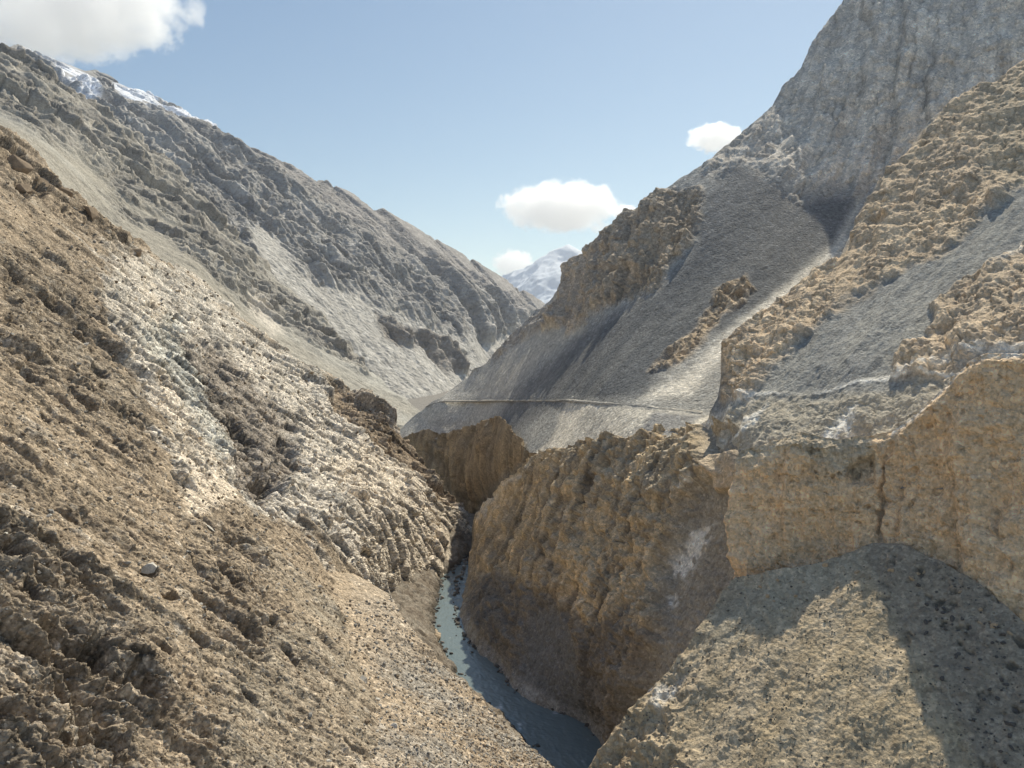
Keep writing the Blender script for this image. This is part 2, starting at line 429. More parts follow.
    pl = mix(col(n, PALEG), PALE, smooth(.15, .8, r1 * .4 + r2 * .3 + .25 + fbm(Q, 7, 4, 63) * .9))
    C = mix(C, pl, np.clip(pale * (.9 + .3 * smooth(-.25, .2, fbm(Q, 8, 5, 64, .6))), 0, 1))
    C = mix(C, PALE * np.array((1.1, 1.05, .98)), np.clip(slab + poly_mask(wx, wy, [(330, 470), (360, 440), (400, 445), (465, 530), (440, 575), (400, 585), (365, 575)], 10) * .9, 0, 1) * .65)
    C = mix(C, np.array((.33, .33, .29)), poly_mask(wx, wy, [(140, 325), (165, 318), (190, 350), (215, 400), (235, 450), (215, 455), (180, 400), (150, 360)], 9) * .6)
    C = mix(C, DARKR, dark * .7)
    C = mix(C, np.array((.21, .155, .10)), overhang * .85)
    C = mix(C, np.array((.26, .20, .135)), crest * .6)
    cr = np.maximum((1 - smooth(0, .10, k1)) * rock * .5, np.maximum((1 - smooth(0, .12, k2)) * (.15 + .5 * rock), (1 - smooth(0, .15, k3)) * .3))
    C = C * (1 - jt * .5)[:, None] * (1 - cr * (1 - .5 * pale))[:, None] * (1 - .5 * hs_)[:, None]  # dark joints; creases and hollows also hold painted shade
    led = np.clip((1 - smooth(.0, .25, f1)) * smooth(.1, .5, a1) * .55 + (1 - smooth(0, .25, f2)) * smooth(.1, .5, a2) * .4, 0, .6)
    C = C * (1 - led * (.5 + .5 * rock) * (1 - .6 * pale))[:, None]  # ledge faces painted darker, as if in shade
    C = C * (1 - np.clip(g1 * .5 + g2 * .28 * (1 - .4 * pale) + g3 * .12 * (1 - .7 * pale), 0, .7) * jr)[:, None] * (1 + (o1 - .5) * .25 * jr + (o2 - .5) * .25 * jr)[:, None]
    C = C * (1 - np.clip(gul * .3 + hol * .35, 0, .5) * (1 - pale * .5))[:, None]  # shade in gullies and pits put into the colour
    st = smooth(.72, .95, r3) * smooth(.1, .4, k3)
    C = mix(C, PALEG * 1.0, st * .3)
    C = mix(C, SOIL_D * .8, smooth(.78, .95, 1 - r3) * smooth(.1, .4, k3) * .5)
    return D, C

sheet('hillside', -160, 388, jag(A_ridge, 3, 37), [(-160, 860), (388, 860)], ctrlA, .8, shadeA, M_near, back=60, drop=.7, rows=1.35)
ctrlP = [(a, b, c + .6) for a, b, c in ctrlA]
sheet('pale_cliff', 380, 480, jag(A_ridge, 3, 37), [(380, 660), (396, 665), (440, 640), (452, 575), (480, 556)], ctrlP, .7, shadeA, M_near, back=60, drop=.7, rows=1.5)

# the apron of the same slope that hangs over the river
def shadeApron(P, N, px, py):
    D, C = shadeA(P, N, px * .0 + 350, py * 0 + 720)
    n = len(P)
    Q = frame(P, A_DOWN, (2.6, 1, 1.4))
    c, k, r = cells(Q, .9, 71, 1.2)
    c2, k2, r2 = cells(Q, 2.4, 72, 1.2)
    ed = smooth(330, 395, px)
    D = D * .55 + c * .32 + c2 * .4 * smooth(.5, .9, r2) + ed * 1.5 - (1 - ed) * 2.5
    S = mix(col(n, GREY * np.array((.86, .82, .76))), SOIL * 1.05, np.clip(smooth(-.3, .2, fbm(Q, 12, 4, 73)) + (1 - ed) * .8, 0, 1))
    S = mix(S, PALEG, smooth(.75, .95, r) * .35)
    S = mix(S, SOIL_D, smooth(.75, .95, 1 - r) * .5)
    up = smooth(690, 640, py)
    S = mix(S, SOIL * 1.2, up * .5)
    return D, S
ctrlAp = [pA(x, y) for x, y in [(320, 560), (330, 640), (320, 760), (330, 880), (390, 880), (480, 880), (600, 900)]] + \
    [(385, 596, 207), (400, 625, 192), (420, 648, 186), (450, 680, 178), (480, 708, 171), (510, 738, 165), (545, 768, 158), (620, 840, 142), (420, 760, 135), (400, 690, 163)]
sheet('scree_apron', 322, 620, [(322, 560), (355, 570), (385, 596), (400, 625), (420, 648), (450, 680), (480, 708), (510, 738), (545, 770), (620, 840)],
      [(322, 880), (620, 900)], ctrlAp, .8, shadeApron, M_near, back=14, drop=2.6)

# ------------------------------------------------------------------ LEFT MID SLOPE
B_top = [(-160, -20), (-60, 22), (0, 50), (45, 68), (90, 103), (130, 133), (170, 168), (215, 212), (260, 262), (310, 308), (350, 348), (390, 388), (425, 412), (470, 440)]
def shadeB(P, N, px, py):
    n = len(P)
    W = fbm(P, 70, 3, 101); W2 = fbm(P, 20, 3, 102)
    wx = px + W * 14 + W2 * 6; wy = py + W2 * 10 - W * 8
    dn = (.72, .25, -.64)
    Q = frame(P, dn, (3, 1, 1.5))
    rk = poly_mask(wx, wy, [(-160, -60), (60, 60), (140, 130), (230, 225), (300, 300), (370, 365), (360, 378), (300, 340), (240, 295), (170, 235), (120, 215), (90, 170), (0, 110), (-160, 60)], 8)
    terr = poly_mask(wx, wy, [(150, 225), (200, 235), (250, 285), (240, 290), (190, 255)], 5)
    rk = rk * smooth(-.35, .1, fbm(Q, 60, 4, 103) + rk * .2 - .05)
    rk = np.clip(rk + terr, 0, 1)
    big = fbm(frame(P, dn, (2.6, 1, 1.6)) + W2[:, None] * 8, 60, 6, 104, .58, ridged=True)
    rib = fbm(frame(P, dn, (2.2, 1, 1.6)) + W2[:, None] * 5, 22, 5, 109, .6, ridged=True)
    c1, k1, r1 = cells(frame(P, dn, (1.8, 1, 1)) + W2[:, None] * 9, 24, 105, 1.5)
    c2, k2, r2 = cells(frame(P, dn, (1.6, 1, 1)) + W2[:, None] * 5, 9, 106, 1.5)
    fine = fbm(Q, 6, 4, 107, .65)
    D = big * (3 + 17 * rk) + rib * (1 + 4 * rk) + rk * (c1 * -5 + c2 * -1.6) + fine * (1.2 + 2 * rk)
    sb1, fb1, ab1 = strata(P, (-.3, .9, .35), 48, 111, .55, 120, .2, 1.2, frame(P, dn, (4, 1, 1.5)))
    sb2, fb2, ab2 = strata(P, (-.2, .9, .4), 18, 112, .6, 50, .25, 1.3, frame(P, dn, (4, 1, 1.5)))
    D += (sb1 * 13 + sb2 * 8) * (rk + .06)
    bb, gb, ob = blocks(P, ((-.3, .9, .3), dn), (11, 26), 863, .5); bb2, gb2, ob2 = blocks(P, ((-.5, .8, .3), dn), (4.5, 9), 864, .5)
    D += rk * (bb * 4.5 + bb2 * 1.8)
    C = col(n, (.225, .20, .155))
    C = mix(C, np.array((.27, .255, .215)), smooth(-.2, .3, fbm(frame(P, dn, (8, 1, 2)), 30, 4, 108)) * .6 + smooth(250, 380, px) * .3)
    rc = mix(col(n, (.15, .135, .115)), (.30, .27, .22), smooth(-.3, .3, fbm(Q, 25, 5, 110, .65)))
    C = mix(C, rc, rk * .8)
    C = C * (1 - rk * np.clip(gb * .5 + gb2 * .3, 0, .6))[:, None] * (1 + rk * (ob - .5) * .3)[:, None]
    C = mix(C, (.29, .30, .31), np.full(n, .08))  # faint haze mixed into the colour
    C = mix(C, PALE * .95, poly_mask(wx, wy, [(245, 295), (262, 300), (285, 335), (270, 330)], 5) * .7)
    return D, C
ctrlB = [(-160, -20, 860), (0, 50, 900), (90, 103, 960), (170, 168, 960), (260, 262, 900), (350, 348, 830), (425, 412, 760),
         (-160, 110, 600), (0, 150, 600), (100, 240, 640), (200, 300, 660), (300, 385, 670), (400, 440, 690), (0, 100, 740), (120, 180, 780), (220, 260, 760), (330, 365, 740)]
sheet('scree_hillside', -160, 470, jag(B_top, 3, 26), [(-160, 150), (0, 190), (130, 290), (262, 390), (372, 440), (470, 470)], ctrlB, .85, shadeB, M_mid, back=120, drop=.7, rows=1.5)

# ------------------------------------------------------------------ LEFT FAR MOUNTAIN
C_top = [(-120, 10), (-40, 35), (5, 52), (18, 47), (30, 52), (50, 62), (70, 70), (85, 74), (95, 73), (112, 80), (128, 92), (150, 96), (175, 106), (210, 120), (230, 134), (262, 150), (300, 170),
         (340, 192), (370, 206), (405, 226), (440, 246), (470, 262), (500, 280), (520, 293), (540, 305), (580, 340)]
def shadeC(P, N, px, py):
    n = len(P)
    W = fbm(P, 200, 3, 201); W2 = fbm(P, 60, 3, 202)
    wx = px + W * 14 + W2 * 5; wy = py + W2 * 10 - W * 8
    dn = (.62, -.5, -.6)
    Q = frame(P, dn, (3, 1, 1.5))
    scr = poly_mask(wx, wy, [(235, 225), (275, 240), (320, 280), (360, 296), (410, 322), (480, 345), (540, 315), (560, 360), (440, 430), (380, 400), (300, 330)], 8)
    smoothtop = poly_mask(wx, wy, [(170, 95), (240, 150), (330, 215), (420, 265), (480, 290), (520, 320), (540, 300), (440, 240), (300, 165)], 10)
    terr = poly_mask(wx, wy, [(375, 318), (420, 335), (470, 352), (476, 372), (455, 372), (425, 352), (385, 338)], 4)
    rk = np.clip(1 - scr * .95 - smoothtop * .6 + terr, 0, 1)
    big = fbm(frame(P, dn, (4.0, 1, 1.6)) + W2[:, None] * 25, 190, 7, 203, .56, ridged=True)
    rib = fbm(frame(P, dn, (4.0, 1, 1.6)) + W2[:, None] * 14, 62, 5, 204, .62, ridged=True)
    c1, k1, r1 = cells(frame(P, dn, (2.6, 1, 1)) + W2[:, None] * 25, 85, 205, 1.5)
    c2, k2, r2 = cells(frame(P, dn, (2.2, 1, 1)) + W2[:, None] * 20, 30, 206, 1.5)
    fine = fbm(Q, 24, 4, 207, .65)
    D = big * (12 + 44 * rk) + rib * (4 + 10 * rk) + rk * (c1 * -9 + c2 * -3) + fine * (3 + 6 * rk)
    D -= terr * 14
    sc1, fc1, ac1 = strata(P, (.55, .82, -.1), 150, 211, .5, 420, .2, 1.0, frame(P, dn, (5, 1, 1.5)))
    sc2, fc2, ac2 = strata(P, (.55, .82, -.05), 56, 212, .55, 170, .25, 1.2, frame(P, dn, (5, 1, 1.5)))
    sc3, fc3, ac3 = strata(P, (.55, .82, -.05), 24, 214, .55, 80, .3, 1.2, frame(P, dn, (4, 1, 1.5)))
    D += (sc1 * 95 + sc2 * 38 + sc3 * 14) * (.06 + .94 * rk)
    bc, gc, oc = blocks(P, ((.55, .82, -.1), dn), (34, 110), 865, .5); bc2, gc2, oc2 = blocks(P, ((.5, .84, .05), dn), (15, 36), 866, .5)
    D += rk * (bc * 12 + bc2 * 5)
    D = 70 * np.tanh(D / 70)
    D = np.where(py < np.interp(px, [p_[0] for p_ in C_top], [p_[1] for p_ in C_top]) + 14, np.minimum(D, 13), D)
    C = col(n, (.20, .185, .162))
    C = mix(C, (.31, .285, .245), smooth(-.1, .4, fbm(Q, 60, 4, 208)) * rk * .8)
    C = mix(C, (.38, .355, .31), smooth(.05, .3, fbm(frame(P, dn, (6, 1, 1.5)), 34, 4, 213, .6)) * rk * .6)
    C = mix(C, (.10, .098, .095), np.clip((1 - smooth(0, .35, fc1)) * ac1 + (1 - smooth(0, .35, fc2)) * ac2 * .7, 0, 1) * rk * .7)  # rib faces turned from the sun, their shade painted in
    C = mix(C, (.20, .175, .15), smoothtop * .8)
    C = mix(C, (.33, .305, .26), scr * (1 - terr) * .9)
    C = mix(C, (.17, .14, .105), terr * .8)
    C = C * (1 - rk * np.clip(gc * .3 + gc2 * .2, 0, .6))[:, None] * (1 + rk * (oc - .5) * .5)[:, None]
    sn = poly_mask(wx * .5 + px * .5, wy * .5 + py * .5, [(22, 52), (60, 66), (84, 76), (100, 96), (92, 108), (80, 100), (55, 82)], 5) \
        + poly_mask(wx * .5 + px * .5, wy * .5 + py * .5, [(114, 88), (150, 92), (178, 102), (215, 118), (244, 140), (220, 136), (200, 128), (165, 112), (122, 106)], 4)
    sn = np.clip(sn, 0, 1) * smooth(-.12, .12, fbm(frame(P, dn, (2.5, 1, 1)), 60, 5, 209, .62) + .16)
    C = mix(C, (.82, .84, .88), sn)
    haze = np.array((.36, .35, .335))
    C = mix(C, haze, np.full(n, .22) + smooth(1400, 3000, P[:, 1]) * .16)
    return D, C
ctrlC = [(-120, 10, 2600), (18, 47, 2600), (90, 74, 2600), (150, 96, 2500), (230, 134, 2350), (300, 170, 2250), (370, 206, 2250), (440, 246, 2350), (500, 280, 2500), (540, 305, 2650),
         (580, 340, 2700), (-120, 90, 1600), (0, 100, 1550), (130, 160, 1500), (220, 240, 1350), (300, 320, 1250), (370, 390, 1200), (430, 410, 1250), (440, 340, 1600), (480, 370, 1700),
         (520, 330, 2250), (560, 400, 2200), (420, 460, 1100)]
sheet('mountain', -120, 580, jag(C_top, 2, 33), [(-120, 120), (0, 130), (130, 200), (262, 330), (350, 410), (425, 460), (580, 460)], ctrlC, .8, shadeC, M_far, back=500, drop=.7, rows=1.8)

# ------------------------------------------------------------------ SNOW PEAK FAR UP THE VALLEY
D_top = [(440, 330), (490, 296), (505, 276), (515, 271), (528, 264), (540, 259), (550, 253), (560, 250), (568, 247), (578, 251), (590, 262), (620, 285), (660, 330)]
def shadeD(P, N, px, py):
    n = len(P)
    dn = (-.5, -.5, -.7)
    big = fbm(frame(P, dn, (2.2, 1, 1.5)), 900, 5, 301, ridged=True)
    c1, k1, r1 = cells(P, 260, 302, 1.4)
    D = big * 220 + c1 * 20
    sn = smooth(-.25, .25, fbm(P, 350, 4, 303) + (300 - py) / 90 - .25)
    C = mix(col(n, (.64, .70, .76)), (.80, .84, .88), sn)  # pale blue distance haze put into the rock and snow colours
    return D, C
sheet('snow_peak', 440, 660, D_top, [(440, 420), (660, 420)], [(440, 330, 12500), (568, 247, 12500), (660, 330, 13000), (440, 420, 9000), (560, 420, 8800), (660, 420, 9500), (560, 330, 10600)],
      .9, shadeD, M_peak, back=2500, drop=.6)

# ------------------------------------------------------------------ RIGHT MAIN MOUNTAIN
E_top = [(392, 436), (405, 425), (420, 411), (450, 391), (480, 366), (500, 346), (520, 327), (540, 311), (556, 296), (566, 280), (576, 264), (600, 238), (620, 222), (636, 209), (660, 195), (680, 180), (702, 165),
         (722, 148), (742, 130), (758, 118), (772, 108), (782, 90), (792, 80), (804, 64), (812, 45), (828, 22), (846, 0), (880, -40), (960, -110), (1160, -200)]
ctrlE = [(420, 410, 560), (450, 390, 555), (500, 345, 530), (540, 310, 500), (576, 264, 465), (636, 209, 425), (702, 165, 420), (772, 108, 450), (804, 64, 465), (846, 0, 490), (960, -110, 520),
         (1160, -200, 500), (1024, 0, 430), (1160, 0, 400), (440, 400, 540), (500, 400, 450), (555, 400, 342), (620, 404, 264), (700, 412, 238), (470, 440, 470), (530, 465, 300), (600, 445, 252),
         (690, 432, 222), (740, 300, 318), (860, 200, 385), (950, 100, 405), (760, 420, 215), (850, 320, 300), (1000, 250, 330), (640, 320, 335), (1160, 300, 300), (700, 230, 372)]
def road_y(x):
    return np.interp(x, [420, 440, 500, 568, 600, 640, 700, 726], [401, 400.5, 400, 399, 402, 405, 412, 414])
def shadeE(P, N, px, py):
    n = len(P)
    W = fbm(P, 40, 3, 401); W2 = fbm(P, 12, 3, 402)
    wx = px + W * 14 + W2 * 6; wy = py + W2 * 9 - W * 8
    dn = (-.58, -.58, -.57)
    Q = frame(P, dn, (3, 1, 1.5))
    crag = poly_mask(wx, wy, [(556, 296), (572, 262), (600, 236), (640, 205), (668, 192), (700, 190), (704, 215), (690, 245), (672, 262), (660, 285), (630, 300), (600, 310), (570, 330), (552, 325), (540, 330)], 5)
    upper = poly_mask(wx, wy, [(700, 160), (745, 125), (775, 100), (810, 40), (850, -30), (1200, -250), (1200, 100), (960, 130), (900, 170), (862, 188), (830, 186), (790, 196), (775, 180), (745, 160), (716, 172)], 16)
    knob = poly_mask(wx, wy, [(650, 372), (672, 345), (700, 320), (718, 292), (745, 278), (752, 290), (722, 315), (700, 345), (680, 365)], 4)
    rim = poly_mask(wx, wy, [(430, 418), (480, 425), (530, 452), (530, 480), (430, 460)], 6)
    left_rim = poly_mask(wx, wy, [(470, 372), (500, 343), (540, 310), (560, 300), (545, 325), (515, 345), (490, 362)], 4)
    lit_strip = poly_mask(px + W2 * 4, py, [(864, 190), (850, 235), (845, 255), (800, 290), (730, 350), (690, 395), (640, 400), (690, 372), (730, 330), (790, 282), (835, 240)], 7)
    lowl = poly_mask(px + W2 * 6, py + W2 * 4, [(566, 402), (600, 405), (700, 414), (730, 420), (700, 440), (600, 455), (530, 475), (520, 465), (550, 440)], 4)
    leftl = poly_mask(px + W2 * 5, py, [(592, 330), (555, 345), (500, 390), (430, 425), (405, 440), (405, 400), (500, 345), (540, 325), (570, 325)], 6)
    rk = np.clip(crag + upper + knob + left_rim * .7, 0, 1)
    Pw = P + W2[:, None] * np.array((4, 4, 2), np.float32)
    flute = fbm(np.stack([Pw[:, 0], Pw[:, 1], Pw[:, 2] / 3.0], 1), 24, 6, 403, .58, ridged=True)
    fl2 = fbm(np.stack([Pw[:, 0], Pw[:, 1], Pw[:, 2] / 2.2], 1), 8, 5, 411, .62, ridged=True)
    big = fbm(frame(P, dn, (3.2, 1, 2)), 42, 5, 404, ridged=True)
    Qc = np.stack([P[:, 0], P[:, 1], P[:, 2] / 1.9], 1) + W2[:, None] * 6
    c1, k1, r1 = cells(Qc, 15, 405, 1.5)
    c2, k2, r2 = cells(Qc, 5, 406, 1.5)
    fine = fbm(Q, 3.2, 5, 407, .68)
    D = big * (1.2 + 3.0 * rk) + rk * (1 - .55 * upper) * (flute * 4.5 + fl2 * 2.2 + c1 * -2.4 - c2 * .9) + fine * (.8 + .8 * rk)
    D += crag * 2 + knob * 1.0 + upper * .3
    jn = (.72, -.66, .12)
    Pv = np.stack([P[:, 0], P[:, 1], P[:, 2] / 4], 1)
    se1, fe1, ae1 = strata(P, jn, 17, 420, .5, 45, .2, 1.1, Pv)
    se2, fe2, ae2 = strata(P, jn, 6.5, 421, .6, 18, .25, 1.2, Pv)
    se3, fe3, ae3 = strata(P, (-.15, -.1, .98), 11, 422, .5, 40, .25, 1.3)
    be, ge, oe = blocks(P, ((.72, -.66, .1), (0, 0, 1)), (5.5, 12), 867, .45); be2, ge2, oe2 = blocks(P, ((.72, -.66, .2), (.1, 0, 1)), (2.2, 4), 868, .5)
    D += rk * (se1 * 6 + se2 * 3 + se3 * 3.5 * (1 - .6 * upper) + (be * 2.0 + be2 * .8) * (1 - .5 * upper))
    C = col(n, (.225, .215, .19))
    streak = fbm(frame(P, dn, (14, 1, 3)), 11, 4, 408)
    C = mix(C, (.28, .265, .23), smooth(-.3, .4, streak) * .7)
    C = mix(C, (.54, .49, .40), lit_strip * (.75 + .25 * smooth(-.3, .3, streak)))  # band of sunlight across the scree, put into its colour
    C = mix(C, (.50, .45, .36), lowl * (.65 + .35 * smooth(-.3, .3, streak)))  # pale debris below the road, sunlight on it put into the colour
    C = mix(C, (.33, .30, .24), leftl * .8)  # sunlit side of the slope, brightened in the colour
    scree_shade = poly_mask(px + W2 * 7 + W * 5, py + W2 * 5, [(703, 196), (745, 160), (870, 180), (848, 240), (800, 279), (728, 327), (690, 350), (640, 396), (566, 400), (505, 436), (478, 436), (520, 385), (592, 328), (660, 290), (695, 250)], 7)  # stands for the cliffs' cast shadow, painted as darker scree
    C = mix(C, mix(col(n, (.068, .072, .075)), (.105, .105, .10), smooth(-.3, .4, streak)), scree_shade * (1 - lit_strip * .9) * (1 - rk) * .9)
    C = mix(C, (.14, .14, .14), poly_mask(px + W2 * 5, py + W2 * 4, [(655, 412), (706, 416), (690, 430), (640, 446), (632, 436)], 3) * .75)  # triangle of shade below the road, painted dark

    rc = mix(col(n, TAN_D * .9), TAN * .8, smooth(.1, .9, r1 * .2 + r2 * .2 + smooth(-.3, .3, flute) * .4 + fl2 * .4 + .1))
    C = mix(C, rc, np.clip(crag + knob, 0, 1) * .9)
    ru = mix(col(n, (.42, .36, .285)), (.60, .52, .41), smooth(.2, .9, r1 * .15 + r2 * .25 + .5 * flute + fl2 * .7 + .35))
    C = mix(C, ru, upper * .95)
    C = mix(C, (.20, .16, .115), np.clip(left_rim + rim * .7, 0, 1) * .8)
    C = C * (1 - rk * np.clip(ge * .35 + ge2 * .2, 0, .6) * (1 - .5 * upper))[:, None] * (1 + rk * (oe - .5) * .35)[:, None]
    C = C * (1 - rk * np.clip((1 - smooth(0, .3, fe1)) * ae1 * .6 + (1 - smooth(0, .3, fe2)) * ae2 * .45, 0, .6))[:, None]
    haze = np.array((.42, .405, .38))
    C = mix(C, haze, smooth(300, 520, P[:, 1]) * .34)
    ry = road_y(px)
    cut = smooth(4, 1, np.abs(py - ry)) * (px < 728) * (px > 415)
    D = D * (1 - .75 * smooth(10, 2, np.abs(py - ry)) * (px < 728))
    return D, C
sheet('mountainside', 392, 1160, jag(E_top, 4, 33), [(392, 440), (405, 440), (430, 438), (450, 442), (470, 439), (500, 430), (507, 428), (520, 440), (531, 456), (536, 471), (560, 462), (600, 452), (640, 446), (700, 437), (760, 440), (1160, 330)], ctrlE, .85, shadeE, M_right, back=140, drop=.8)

# ------------------------------------------------------------------ GORGE WALLS (right bank)
def wall_cols(P, W2, tone=0.):
    n = len(P)
    fl = fbm(np.stack([P[:, 0], P[:, 1], P[:, 2] / 5], 1), 9, 5, 503, .55)
    st = fbm(np.stack([P[:, 0], P[:, 1], P[:, 2] / 9], 1), 3.5, 4, 504, .6)
    C = mix(col(n, (.25, .205, .145)), (.46, .35, .215), smooth(-.35, .35, fl + tone))
    C = mix(C, (.36, .31, .23), smooth(.0, .3, st) * .6)
    C = mix(C, (.14, .11, .08), smooth(.0, .3, -st + W2 * .3) * .65)
    return C, fl, st

def shadeE2(P, N, px, py):
    W2 = fbm(P, 14, 3, 501)
    C, fl, st = wall_cols(P, W2, -.05)
    flr = fbm(np.stack([P[:, 0], P[:, 1], P[:, 2] / 4], 1) + W2[:, None] * 3, 14, 6, 505, .6, ridged=True)
    c2, k2, r2 = cells(np.stack([P[:, 0], P[:, 1], P[:, 2] / 2.2], 1) + W2[:, None] * 4, 8, 507, 1.4)
    Pv = np.stack([P[:, 0], P[:, 1], P[:, 2] / 6], 1)
    s1, f1, a1 = strata(P, (.85, .5, .05), 18, 530, .5, 40, .2, 1.0, Pv); s2, f2, a2 = strata(P, (.85, .5, .05), 6, 531, .6, 18, .25, 1.2, Pv)
    b_, g_, o_ = blocks(P, ((.85, .5, .05), (0, 0, 1)), (3.6, 11), 869, .5)
    D = flr * 4.5 + fl * 3.4 + st * 2.2 - c2 * 1.6 + s1 * 6 + s2 * 3 + b_ * 1.3 + 4.2
    C = C * (1 - g_ * .5)[:, None]
    C = C * (1 - np.clip((1 - smooth(0, .3, f1)) * a1 * .5 + (1 - smooth(0, .3, f2)) * a2 * .4, 0, .6))[:, None]
    C = mix(C, (.26, .25, .225), poly_mask(px + W2 * 8, py + W2 * 5, [(470, 520), (500, 480), (530, 462), (520, 490), (490, 515), (475, 540)], 5) * .7)
    return D, C * .78
tpsE = TPS(ctrlE)
def onE(x, y, d): return (x, y, float(1 / tpsE(np.array([float(x)]), np.array([float(y)]))[0]) - d)
E2t = [(392, 436), (405, 434), (430, 432), (450, 435), (470, 431), (500, 421), (507, 419), (520, 431), (531, 447), (545, 460), (560, 455)]
sheet('gorge_cliff', 392, 560, jag(E2t, 7, 31), [(392, 620), (560, 620)],
      [onE(x, y, 2.5) for x, y in E2t[::2]] + [(392, 620, 520), (450, 600, 485), (500, 600, 430), (545, 620, 370), (450, 520, 495), (500, 520, 445)],
      .8, shadeE2, M_cliff, back=14, drop=1.3)

F_top = [(448, 640), (453, 622), (457, 600), (462, 582), (468, 560), (471, 535), (474, 518), (482, 507), (495, 498), (510, 481), (530, 463), (560, 452), (600, 443), (640, 437), (690, 428), (720, 425), (770, 430)]
F_bot = [(448, 641), (453, 628), (458, 632), (479, 660), (500, 672), (514, 694), (549, 714), (591, 732), (604, 752), (640, 800), (770, 820)]
def riv(px, py): return (px, py, -RIVER_Z * F / (py - HZ))
ctrlF = [riv(456, 622), riv(479, 656), riv(500, 667), riv(514, 690), riv(549, 709), riv(591, 727), riv(602, 745), (640, 800, 172), (700, 800, 150),
         (470, 560, 352), (474, 518, 362), (495, 499, 352), (510, 481, 322), onE(530, 463, 4), onE(560, 452, 4), onE(600, 443, 4), onE(640, 437, 4), onE(690, 428, 4), (722, 442, 190), (742, 460, 178), (770, 470, 174),
         (700, 520, 187), (690, 600, 176), (660, 680, 172), (740, 600, 165), (770, 800, 135), (640, 560, 204), (580, 560, 226), (530, 560, 262), (490, 560, 318)]
def shadeF(P, N, px, py):
    n = len(P)
    W = fbm(P, 20, 3, 510); W2 = fbm(P, 8, 3, 511)
    wx = px + W * 12 + W2 * 8; wy = py + W2 * 10 - W * 8
    C, fl, st = wall_cols(P, W2, .05)
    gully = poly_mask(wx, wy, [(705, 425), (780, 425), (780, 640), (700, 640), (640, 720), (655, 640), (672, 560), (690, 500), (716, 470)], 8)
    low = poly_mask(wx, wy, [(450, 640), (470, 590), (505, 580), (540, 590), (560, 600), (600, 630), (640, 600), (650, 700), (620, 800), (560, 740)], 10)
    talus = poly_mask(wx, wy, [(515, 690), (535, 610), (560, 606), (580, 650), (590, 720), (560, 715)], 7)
    bank = poly_mask(px, py + W2 * 8, [(440, 600), (462, 600), (482, 640), (505, 655), (520, 678), (552, 698), (595, 716), (620, 745), (600, 780), (440, 660)], 4)
    flr = fbm(np.stack([P[:, 0], P[:, 1], P[:, 2] / 3.5], 1) + W2[:, None] * 2, 12, 6, 512, .58, ridged=True)
    Qc = np.stack([P[:, 0], P[:, 1], P[:, 2] / 2.2], 1) + W2[:, None] * 4
    c1, k1, r1 = cells(Qc, 9, 513, 1.3)
    c2, k2, r2 = cells(Qc, 3, 514, 1.3)
    fine = fbm(P, 2, 4, 515, .6)
    rk = np.clip(1 - gully * .85 - talus * .8, 0, 1)
    D = rk * (flr * 1.7 + fl * 1.6 - c1 * .5 - c2 * .35 + st * 1.6) + fine * .9 + bank * (c2 * .8)
    Pv = np.stack([P[:, 0], P[:, 1], P[:, 2] / 10], 1)
    jw = (-.45, .89, .05)
    sf1, ff1, af1 = strata(P, jw, 19, 520, .5, 40, .2, 1.0, Pv)
    sf2, ff2, af2 = strata(P, jw, 7, 521, .6, 18, .22, 1.2, Pv)
    sf3, ff3, af3 = strata(P, jw, 2.6, 522, .6, 8, .28, 1.2, Pv)
    sf4, ff4, af4 = strata(P, (.1, .1, .98), 9, 523, .5, 30, .25, 1.5)
    bf, gf, of = blocks(P, (jw, (0, 0, 1)), (3.4, 12), 870, .5); bf2, gf2, of2 = blocks(P, (jw, (.1, 0, 1)), (1.5, 4), 871, .55)
    ft = 1 - .9 * smooth(34, 6, np.interp(px, [p_[0] for p_ in F_bot], [p_[1] for p_ in F_bot]) - py)
    D = D * (.35 + .65 * ft) + rk * ft * (sf1 * 1.7 + sf2 * 1.3 + sf3 * 1.1 + sf4 * 2.2 + bf * 1.0 + bf2 * .55 + fbm(P + W2[:, None] * 1.5, 5.5, 6, 531, .64, ridged=True) * 2.4 + fbm(Pv, 34, 2, 530) * 7 + 1.8 + fl * 1.6 + st * 1.4)
    D = D * (.25 + .75 * smooth(456, 500, px)) - 1.2 * smooth(500, 456, px)
    blk = poly_mask(px + W2 * 3, py + W2 * 3, [(713, 456), (738, 450), (738, 490), (716, 491)], 3)
    D = D - gully * 2.0 + blk * 2.5
    C = mix(C, (.55, .40, .22), rk * smooth(.55, .95, of) * .45 * smooth(-.2, .2, fl))
    C = C * (1 - rk * np.clip(gf * .35 + gf2 * .2, 0, .6))[:, None] * (1 + rk * (of2 - .5) * .3)[:, None]
    C = C * (1 - rk * np.clip((1 - smooth(0, .3, ff1)) * af1 * .55 + (1 - smooth(0, .3, ff2)) * af2 * .45 + (1 - smooth(0, .3, ff3)) * af3 * .3, 0, .6))[:, None]
    C = mix(C, (.125, .11, .092), low * .8)  # shadow over the lower wall, put into the colour
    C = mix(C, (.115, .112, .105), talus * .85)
    C = mix(C, (.30, .28, .25), bank * (.35 + .4 * smooth(.5, .9, r2)))
    C = mix(C, (.225, .20, .16), gully * .85)
    C = mix(C, TAN * .9, blk * .8)
    pal = poly_mask(wx * .4 + px * .6, wy * .4 + py * .6, [(676, 552), (690, 532), (714, 520), (700, 545), (690, 565), (684, 578), (672, 572)], 4) \
        + poly_mask(px, py, [(664, 596), (672, 590), (674, 602), (668, 606)], 2) + poly_mask(px, py, [(688, 492), (702, 478), (700, 488)], 3)
    pal = pal + poly_mask(px, py, [(648, 700), (656, 685), (682, 678), (668, 700)], 4)
